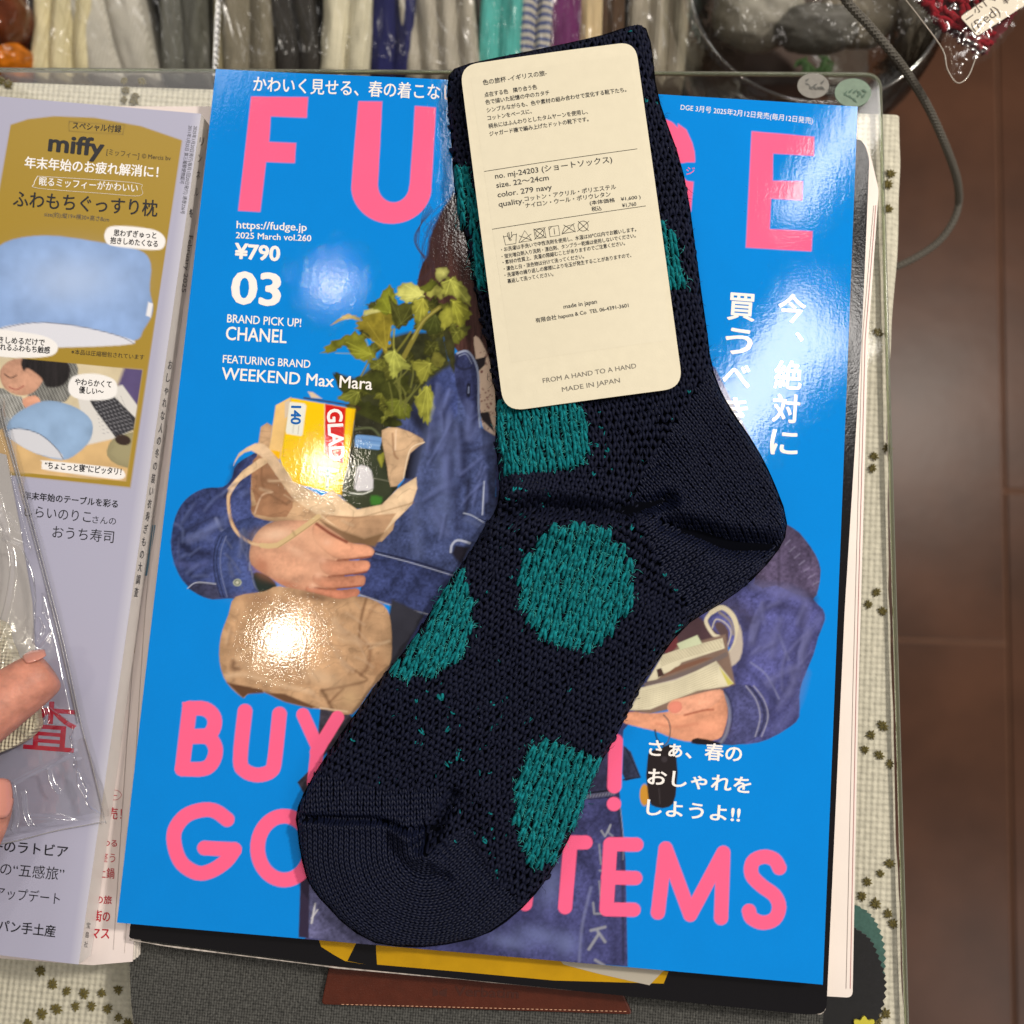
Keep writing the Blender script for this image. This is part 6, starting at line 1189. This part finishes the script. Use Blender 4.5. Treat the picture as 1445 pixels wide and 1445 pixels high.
bagl = [(1262, -20), (1300, 28), (1330, 70), (1337, 98), (1351, 117), (1366, 108), (1376, 84)]
a_ = smooth_path(bagl, 6); link('bag_edge', tube(P(a_[:, 0], a_[:, 1], -.018), .00025, 5, 'bag_edge', False), mat('film_edge', (215, 205, 190), rough=.1, trans=.5), rb, smooth=True)

# ================================================================== clear bag held at the left, with a cream sock in it
cs2 = smooth_path([(-150, 850), (-10, 872), (12, 905), (30, 950), (48, 984), (52, 1008), (50, 1032), (0, 1062), (-150, 1105)], 6)
so = link('cream_sock', prism([tuple(p[:2]) for p in P(cs2[:, 0], cs2[:, 1], .004)][::-1], .0002, .0052, 'cream_sock', .0012), mat('cream_knit', (214, 206, 180), rough=.9, noise=(900, .15), bumps=(('weave', 5200, 1.0, .00015),)), None, label='cream folded sock inside the clear bag at the left edge', cat='sock')
veil = link('veil_sheet', prism([tuple(p[:2]) for p in P(np.array([-150, 3, 22, 40, 44, 30, -150]), np.array([600, 640, 740, 850, 925, 930, 900]), .002)][::-1], -.0009, -.0003, 'veil_sheet'), mat('veil_grey', (196, 192, 190), rough=.4, noise=(60, .05)), None, label='pale grey sheet standing for the translucent veil in the clear bag', cat='paper')  # opaque pale sheet added to stand for the bag's grey translucent veil
HB = empty('clear_bag', tuple(P(20, 1100, ZL)), label='crinkled clear cello bag pinched by fingers at the left edge', cat='bag')
ev = np.array([575, 600, 700, 860, 940, 1020, 1080, 1155]); eu = np.array([3, 8, 36, 78, 97, 114, 130, 147]); nv2, nu2 = 440, 280
qv = np.linspace(0, 1, nv2); ur = np.interp(560 + qv * 600, ev, eu); vr2 = 560 + qv * 595; vl = 560 + qv * 655
tt_, _ = np.meshgrid(np.linspace(0, 1, nu2), qv, indexing='ij'); U = -140 + (ur[None] + 140) * tt_; V_ = vl[None] * (1 - tt_) + vr2[None] * tt_
BR2 = [([(0, 700), (10, 740), (16, 762), (40, 775), (55, 808), (59, 850), (56, 905)], 3.2, .0028), ([(16, 762), (22, 800), (16, 850), (4, 900)], 3, .002), ([(20, 1008), (40, 1030), (58, 1041), (84, 1030), (110, 1017)], 2.6, .003), ([(68, 984), (84, 1000), (106, 1016), (112, 1040)], 2.6, .003), ([(66, 990), (72, 1010), (66, 1024)], 2, .0016), ([(24, 1103), (60, 1084), (72, 1080), (112, 1058)], 2.4, .0026), ([(108, 1036), (113, 1060), (122, 1090), (130, 1110), (132, 1130), (146, 1150)], 2.6, .0026), ([(20, 1110), (26, 1150), (20, 1180)], 3, .002), ([(50, 1150), (84, 1152), (110, 1158), (143, 1162)], 3, .002), ([(72, 1082), (78, 1104), (86, 1116)], 2, .0016), ([(118, 1070), (116, 1100), (127, 1122)], 2.2, .0018), ([(36, 1118), (40, 1150), (52, 1170)], 3, .0014), ([(62, 870), (70, 888), (58, 908)], 3, .0016), ([(16, 728), (28, 748), (32, 752)], 2.2, .0014)]
H2 = .0052 + .0022 * fbm(U * .012, V_ * .008, 3, 91) + .0003 * fbm(U * .06, V_ * .05, 3, 95)
for pts, w_, h_ in BR2:
    a_ = smooth_path(pts, 4); D = np.full(U.shape, 1e9)
    for i in range(len(a_) - 1): D = np.minimum(D, seg_dist(U, V_, a_[i], a_[i + 1]))
    H2 = H2 + 1.25 * h_ * np.exp(-(D / (w_ * .8)) ** 2)
ef = np.minimum(np.clip((1 - tt_) * (ur[None] + 140) / 9, 0, 1), np.clip((1 - qv[None]) * 600 / 12, 0, 1)); H2 = ZL + .0004 + np.maximum(H2, .0008) * ef ** .7
H2 = H2 + .004 * np.exp(-((U - 10) / 30) ** 2 - ((V_ - 960) / 60) ** 2)
p = P(U, V_, .003); p[..., 2] = H2
M_CELLO = film('cello_bag', (.97, .97, .97), .20, .15, .03, 120, False)
link('bag_front', mesh_np('bag_front', p.reshape(-1, 3), grid_faces(nu2, nv2)), M_CELLO, HB, smooth=True)
for pts, nm in (([tuple(x) for x in zip(eu, ev)] + [(143, 1160), (80, 1172), (16, 1188), (-60, 1200)], 'bag_hem'), ([(-4 + x, y) for x, y in zip(eu[:6], ev[:6])], 'bag_seam')):
    a_ = smooth_path(pts, 5); link(nm, tube(P(a_[:, 0], a_[:, 1], ZL + .0007), .00022, 5, nm, False), mat('cello_edge', (214, 212, 214), rough=.12, trans=.6), HB, smooth=True)
# ---- the hand
def hp(u, v, z): return tuple(P(u, v, z))
J = {'wrist': (hp(-520, 1330, .06), .027), 'palm': (hp(-330, 1230, .05), .026), 'palm2': (hp(-250, 1190, .045), .022),
     'i0': (hp(-160, 1118, .036), .0125), 'i1': (hp(-60, 1040, .026), .0105), 'i2': (hp(18, 980, .018), .0098), 'i3': (hp(62, 950, .0145), .0086), 'i4': (hp(74, 942, .0135), .0066),
     't0': (hp(-230, 1290, .040), .0150), 't1': (hp(-120, 1280, .028), .0125), 't2': (hp(-46, 1190, .020), .0108), 't3': (hp(-18, 1128, .017), .0090), 't4': (hp(-11, 1108, .0165), .0062),
     'm0': (hp(-190, 1060, .044), .012), 'm1': (hp(-150, 960, .036), .0105), 'm2': (hp(-120, 900, .020), .009), 'm3': (hp(-125, 920, .0115), .0075),
     'r0': (hp(-260, 1040, .048), .0115), 'r1': (hp(-240, 950, .038), .0098), 'r2': (hp(-215, 900, .020), .0085), 'r3': (hp(-215, 920, .0115), .007),
     'p0': (hp(-330, 1050, .048), .0105), 'p1': (hp(-320, 980, .038), .0086), 'p2': (hp(-300, 940, .024), .0075), 'p3': (hp(-298, 955, .015), .0062)}
E_ = [('palm', 'wrist'), ('palm', 'palm2'), ('palm2', 'i0'), ('i0', 'i1'), ('i1', 'i2'), ('i2', 'i3'), ('i3', 'i4'), ('palm', 't0'), ('t0', 't1'), ('t1', 't2'), ('t2', 't3'), ('t3', 't4'), ('palm2', 'm0'), ('m0', 'm1'), ('m1', 'm2'), ('m2', 'm3'), ('palm', 'r0'), ('r0', 'r1'), ('r1', 'r2'), ('r2', 'r3'), ('palm', 'p0'), ('p0', 'p1'), ('p1', 'p2'), ('p2', 'p3')]
ks = list(J); SCL = 10.0; me = bpy.data.meshes.new('hand'); me.from_pydata([tuple(np.array(J[k][0]) * SCL) for k in ks], [(ks.index(a), ks.index(b)) for a, b in E_], []); o = bpy.data.objects.new('hand', me); COL.objects.link(o)
md = o.modifiers.new('s', 'SKIN'); md.use_smooth_shade = True; md.branch_smoothing = .6
for i, k in enumerate(ks): v = me.skin_vertices[0].data[i]; v.radius = (J[k][1] * SCL,) * 2; v.use_root = (k == 'palm')
o.modifiers.new('u', 'SUBSURF').levels = 3
bpy.context.view_layer.update(); me2 = bpy.data.meshes.new_from_object(o.evaluated_get(bpy.context.evaluated_depsgraph_get())); bpy.data.objects.remove(o)
me2.transform(Matrix.Scale(1 / SCL, 4)); me2.materials.clear()
M_SKIN = mat('skin', (186, 126, 106), rough=.45, spec=.35, sss=.2, noise=(260, .28), bumps=(('noise', 900, .4, .0004), ('streak', 500, .3, .0004)))
hand = link('hand', me2, M_SKIN, None, smooth=True, label='hand reaching in from the left, index finger and thumb pinching the clear bag', cat='hand')
M_NAIL = mat('nail', (196, 134, 118), rough=.22, spec=.5, coat=.3); M_NAILT = mat('nail_tip', (232, 214, 196), rough=.3)
def nail(a, b, rad, side, lift, w_):
    a = np.array(a); b = np.array(b); d = b - a; L_ = np.linalg.norm(d); d /= L_; s_ = np.array(side, float); s_ -= d * (s_ @ d); s_ /= np.linalg.norm(s_); t_ = np.cross(d, s_); V = []; nu3, nv3 = 10, 12
    for i in range(nu3):
        for j in range(nv3):
            x = i / (nu3 - 1); y = (j / (nv3 - 1) - .5) * 2; ww = w_ * (1 - .25 * abs(2 * x - 1) ** 3); an = y * ww; xx = x * L_ - .06 * L_ * (y * y) * (1 if x > .5 else -1)
            rr2 = rad * (1 - .28 * x ** 2) + lift; V.append(a + d * xx + rr2 * (math.cos(an) * s_ + math.sin(an) * t_))
    return mesh_np('nail', np.array(V), grid_faces(nu3, nv3))
k1 = np.array(hp(57, 953, .0148)); k2 = np.array(hp(80, 936, .0134)); nm_ = link('fingernail', nail(k1, k2, .0084, (-.45, .6, .65), -.0003, .5), M_NAIL, hand, smooth=True); nm_.modifiers.new('t', 'SOLIDIFY').thickness = .0004
k1 = np.array(hp(-22, 1150, .018)); k2 = np.array(hp(-9, 1096, .0162)); nm_ = link('thumbnail', nail(k1, k2, .0088, (.75, .1, .62), -.0001, .6), M_NAIL, hand, smooth=True); nm_.modifiers.new('t', 'SOLIDIFY').thickness = .0004
